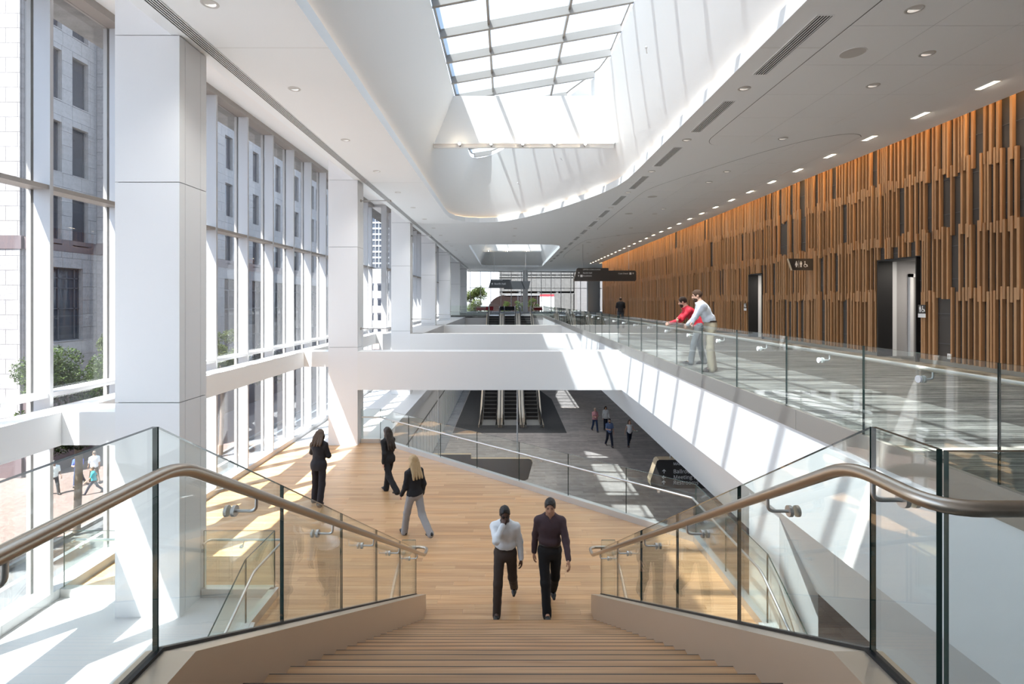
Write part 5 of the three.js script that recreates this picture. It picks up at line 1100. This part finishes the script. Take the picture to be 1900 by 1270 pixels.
  return { t, limb, off };
}
const walk = (f, fwd = 1) => ({ legL: [22 * f * fwd, 2, fwd > 0 ? 6 : 24, fwd > 0 ? -8 : 10], legR: [-14 * f * fwd, 2, fwd > 0 ? 26 : 6, fwd > 0 ? 12 : -4] });
const blackCloth = cloth(.012, .012, .014, .85), charcoal = cloth(.035, .033, .035), denim = cloth(.025, .045, .10), navy = cloth(.012, .016, .035), blackShoe = cloth(.01, .01, .01, .3), darkHair = cloth(.008, .006, .005, .5), brownHair = cloth(.075, .042, .022, .5), blondeHair = cloth(.42, .29, .15, .5), blackWool = cloth(.010, .010, .012, .9);
const arms = (l, r) => ({ armL: l, armR: r });

// two men coming to the foot of the stair
const p1 = person({ label: 'man in white shirt and brown trousers holding a phone to his mouth', h: 1.70, at: [-.02, LAND, 7.86], yaw: -4, skin: 'dark', hair: 'short', hairM: darkHair, glasses: true, belt: blackShoe, shoes: blackShoe,
  top: { kind: 'shirt', mat: cloth(.66, .68, .70), collar: true, fit: .016, hem: .05 }, trousers: { mat: cloth(.055, .04, .034), wide: .012 },
  pose: { lean: 9, tilt: 2, head: [6, 10], armL: [-4, 10, 22, 10], reachR: { head: [-.045, -.105, .115], hint: [-.75, -1, -.1] }, turnR: -40, handR: 60, handL: 28, legL: [-12, 2, 32, 8], legR: [18, 2, 8, -4] } });
person({ label: 'man in a dark plum shirt and black trousers walking to the stair foot', h: 1.78, at: [.66, LAND, 7.84], yaw: 3, skin: 'tan', hair: 'short', hairM: darkHair, belt: blackShoe, shoes: blackShoe,
  top: { kind: 'shirt', mat: cloth(.058, .034, .040), collar: true, fit: .017, hem: .05 }, trousers: { mat: blackWool, wide: .012 },
  pose: { lean: 4, head: [8, -3], twist: -6, armL: [22, 13, 22, 8], armR: [-16, 8, 24, 8], handL: 22, handR: 26, legL: [-10, 0, 30, 8], legR: [13, -2, 5, -5] } });
{
  const w = p1.limb.aR.Wr, m = mul(p1.t.matrixWorld, T4(0, p1.off, 0), w, T4(.035, -.085, .012)), t = thing('mobile_phone', 'dark mobile phone in the hand of the man in the white shirt', 'phone');
  const g = new THREE.BoxGeometry(.01, .14, .068), c = pt(m); t.position.copy(c); t.quaternion.setFromRotationMatrix(m);
  const a = shadow(new THREE.Mesh(g, M.black)); a.name = 'case'; t.add(a); const b = shadow(new THREE.Mesh(new THREE.BoxGeometry(.002, .126, .06).translate(.0055, 0, 0), M.darkGlass)); b.name = 'screen'; t.add(b);
}
// three women on the landing
person({ label: 'woman in a dark suit with wavy brown hair standing near the windows, back turned', h: 1.73, fem: true, away: true, at: [-4.42, LAND, 12.05], yaw: 172, hair: 'curly', hairLen: .10, hairM: brownHair, shoes: blackShoe,
  top: { kind: 'blazer', mat: cloth(.014, .014, .019, .85), fit: .02, hem: -.15, loose: .006 }, trousers: { mat: cloth(.016, .014, .018), wide: .02 }, tuck: .06,
  pose: { lean: 2, head: [12, 8], armL: [30, 24, 96, 40], armR: [14, 12, 80, 30], legL: [8, 3, 10, 0], legR: [-8, 3, 14, 6] } });
person({ label: 'woman in black with long straight dark hair walking along the landing guard', h: 1.66, fem: true, at: [-2.92, LAND, 12.65], yaw: -128, skin: 'light', hair: 'long', hairLen: .30, hairM: cloth(.03, .018, .011, .45), shoes: blackShoe,
  top: { kind: 'blazer', mat: blackCloth, fit: .018, hem: -.12 }, trousers: { mat: blackWool, wide: .022 }, tuck: .06,
  pose: { lean: 3, head: [4, 6], armL: [-12, 6, 18, 10], armR: [12, 6, 24, 10], legL: [-22, 1, 26, 10], legR: [18, 1, 6, -6] } });
person({ label: 'blonde woman in a black jacket and grey trousers walking across the landing', h: 1.66, fem: true, at: [-1.86, LAND, 10.35], yaw: -138, skin: 'light', hair: 'long', hairLen: .22, hairM: blondeHair, shoes: blackShoe,
  top: { kind: 'jacket', mat: cloth(.012, .012, .015), fit: .02, hem: -.04 }, trousers: { mat: cloth(.30, .29, .29), wide: .02 }, tuck: .06,
  pose: { lean: 4, head: [4, 4], armL: [10, 8, 30, 10], armR: [-12, 8, 34, 10], legL: [20, 1, 8, -6], legR: [-18, 1, 30, 12] } });
// two men leaning on the guard of the upper concourse, and one farther along
person({ label: 'bearded man in a pale shirt and khaki trousers leaning on the concourse guard', h: 1.79, at: [4.33, 0, 10.9], yaw: -96, skin: 'light', hair: 'short', hairM: cloth(.06, .03, .016), beard: true, belt: cloth(.03, .015, .01), shoes: cloth(.04, .025, .02), q: 1.15,
  top: { kind: 'shirt', mat: cloth(.62, .67, .74), collar: true, fit: .018, hem: .05 }, trousers: { mat: cloth(.33, .28, .20), wide: .016 },
  pose: { tilt: 0, lean: 30, head: [-18, -8], reachL: { world: [3.90, .985, 11.05], hint: [.4, -1, -.5] }, reachR: { world: [3.86, .985, 10.72], hint: [-.4, -1, -.5] }, handL: 40, handR: 40, legL: [4, 3, 6, 2], legR: [-6, 3, 4, -2] } });
person({ label: 'man in a red jacket and grey trousers leaning on the concourse guard', h: 1.72, at: [4.52, 0, 12.1], yaw: -98, skin: 'light', hair: 'short', hairM: cloth(.03, .016, .01), beard: true, shoes: cloth(.03, .03, .03), q: 1.15,
  top: { kind: 'jacket', mat: cloth(.48, .012, .03, .7), collar: true, fit: .02, hem: -.06 }, trousers: { mat: cloth(.12, .13, .14), wide: .016 }, tuck: .05,
  pose: { tilt: 0, lean: 42, head: [-24, -16], reachL: { world: [3.88, .985, 12.1], hint: [.4, -1, -.5] }, reachR: { world: [3.84, .985, 11.75], hint: [-.4, -1, -.5] }, handL: 40, handR: 40, legL: [16, 3, 6, -6], legR: [-8, 3, 8, 4] } });
person({ label: 'man in dark clothes standing far along the upper concourse by the slat wall', h: 1.72, away: true, at: [6.3, 0, 28.3], yaw: 178, skin: 'brown', hair: 'bald', hairM: darkHair, shoes: blackShoe, q: 2,
  top: { kind: 'shirt', mat: cloth(.012, .011, .014), sleeve: .8, fit: .022, hem: -.08 }, trousers: { mat: cloth(.04, .045, .055), wide: .014 }, tuck: .05,
  pose: { ...arms([8, 12, 30, 20], [8, 12, 30, 20]), legL: [2, 4, 3, 0], legR: [-2, 4, 3, 0] } });
// four people crossing the lower hall
person({ label: 'grey-haired woman in a pink shirt and jeans in the lower hall', h: 1.68, fem: true, at: [6.16, LOW, 35.7], yaw: 8, hair: 'short', hairM: cloth(.6, .52, .42), shoes: blackShoe, q: 2.2, build: 1.1,
  top: { kind: 'shirt', mat: cloth(.62, .30, .33), sleeve: .8, fit: .022, hem: -.08 }, trousers: { mat: denim, wide: .014 }, tuck: .05, pose: { ...arms([20, 10, 80, 20], [20, 10, 80, 20]), ...walk(.9) } });
person({ label: 'woman in a white open jacket with long dark hair in the lower hall', h: 1.66, fem: true, at: [7.0, LOW, 36.2], yaw: 4, skin: 'tan', hair: 'long', hairLen: .3, hairM: cloth(.02, .012, .008), shoes: blackShoe, q: 2.2,
  top: { kind: 'jacket', mat: cloth(.75, .75, .76), fit: .022, hem: -.12, loose: .01, under: navy }, trousers: { mat: navy, wide: .01 }, tuck: .05, pose: { ...arms([4, 12, 20, 10], [8, 12, 20, 10]), ...walk(.9, -1) } });
person({ label: 'man in a blue short-sleeved shirt and dark jeans in the lower hall', h: 1.78, at: [6.42, LOW, 32.0], yaw: 6, hair: 'short', hairM: darkHair, beard: true, shoes: blackShoe, q: 2,
  top: { kind: 'shirt', mat: cloth(.13, .19, .36), sleeve: .8, fit: .02, hem: -.07 }, trousers: { mat: navy, wide: .014 }, tuck: .05, pose: { head: [6, -14], ...arms([-6, 12, 20, 10], [24, 10, 75, 20]), ...walk(.9) } });
person({ label: 'woman in white sleeveless top and dark jeans carrying a green folder in the lower hall', h: 1.68, fem: true, at: [7.68, LOW, 32.0], yaw: 4, hair: 'long', hairLen: .24, hairM: brownHair, shoes: cloth(.1, .06, .05), q: 2,
  top: { kind: 'top', mat: cloth(.78, .78, .79), sleeve: 0, fit: .014, hem: -.1, neckline: -.02 }, trousers: { mat: navy, wide: .006 }, tuck: .05, pose: { ...arms([16, 16, 70, -10], [-14, 14, 12, 10]), ...walk(1, -1) } });
{ const t = thing('folder', 'green folder held by the woman in the white sleeveless top', 'folder', [8.02, LOW + 1.02, 31.82]); part(t, 'cover', bx(7.90, 8.15, LOW + 1.01, LOW + 1.025, 31.68, 31.92), cloth(.05, .28, .10)); part(t, 'sheets', bx(7.91, 8.14, LOW + 1.025, LOW + 1.033, 31.69, 31.91), M.signWhite); }
// people on the sidewalk across the street
const far = { q: 2.4, shoes: blackShoe, tuck: .05 };
person({ ...far, label: 'pedestrian in a white T-shirt and dark trousers half hidden by the window mullion', h: 1.66, at: [-21.75, STREET, 24.6], yaw: 60, skin: 'brown', hair: 'short', hairM: darkHair, top: { kind: 'shirt', mat: cloth(.72, .76, .74), sleeve: .8, fit: .022, hem: -.08 }, trousers: { mat: charcoal, wide: .014 }, pose: { ...arms([12, 8, 30, 10], [-12, 8, 20, 10]), ...walk(.8) } });
person({ ...far, label: 'pedestrian in a bright blue T-shirt and jeans looking at a phone on the sidewalk', h: 1.64, at: [-21.5, STREET, 25.7], yaw: 20, skin: 'tan', hair: 'short', hairM: brownHair, top: { kind: 'shirt', mat: cloth(.05, .09, .50), sleeve: .8, fit: .022, hem: -.08 }, trousers: { mat: denim, wide: .012 }, pose: { head: [16, 0], ...arms([22, 10, 85, 25], [22, 10, 85, 25]), ...walk(.8, -1) } });
person({ ...far, label: 'pedestrian in a white shirt and brown trousers walking on the sidewalk', h: 1.66, at: [-21.1, STREET, 26.2], yaw: -130, away: true, skin: 'tan', hair: 'short', hairM: brownHair, top: { kind: 'shirt', mat: cloth(.74, .76, .80), sleeve: .8, fit: .025, hem: -.1 }, trousers: { mat: cloth(.10, .07, .055), wide: .014 }, pose: { ...arms([10, 8, 24, 10], [-10, 8, 24, 10]), ...walk(1.1) } });
person({ ...far, label: 'child in a turquoise T-shirt striding along the sidewalk', h: 1.36, headScale: 1.15, at: [-19.95, STREET, 24.75], yaw: -60, skin: 'tan', hair: 'short', hairM: brownHair, top: { kind: 'shirt', mat: cloth(.03, .42, .50), sleeve: .8, fit: .022, hem: -.08 }, trousers: { mat: navy, wide: .012 }, pose: { lean: 6, ...arms([26, 10, 30, 10], [-26, 10, 30, 10]), ...walk(1.5) } });

renderer.render(scene, camera);
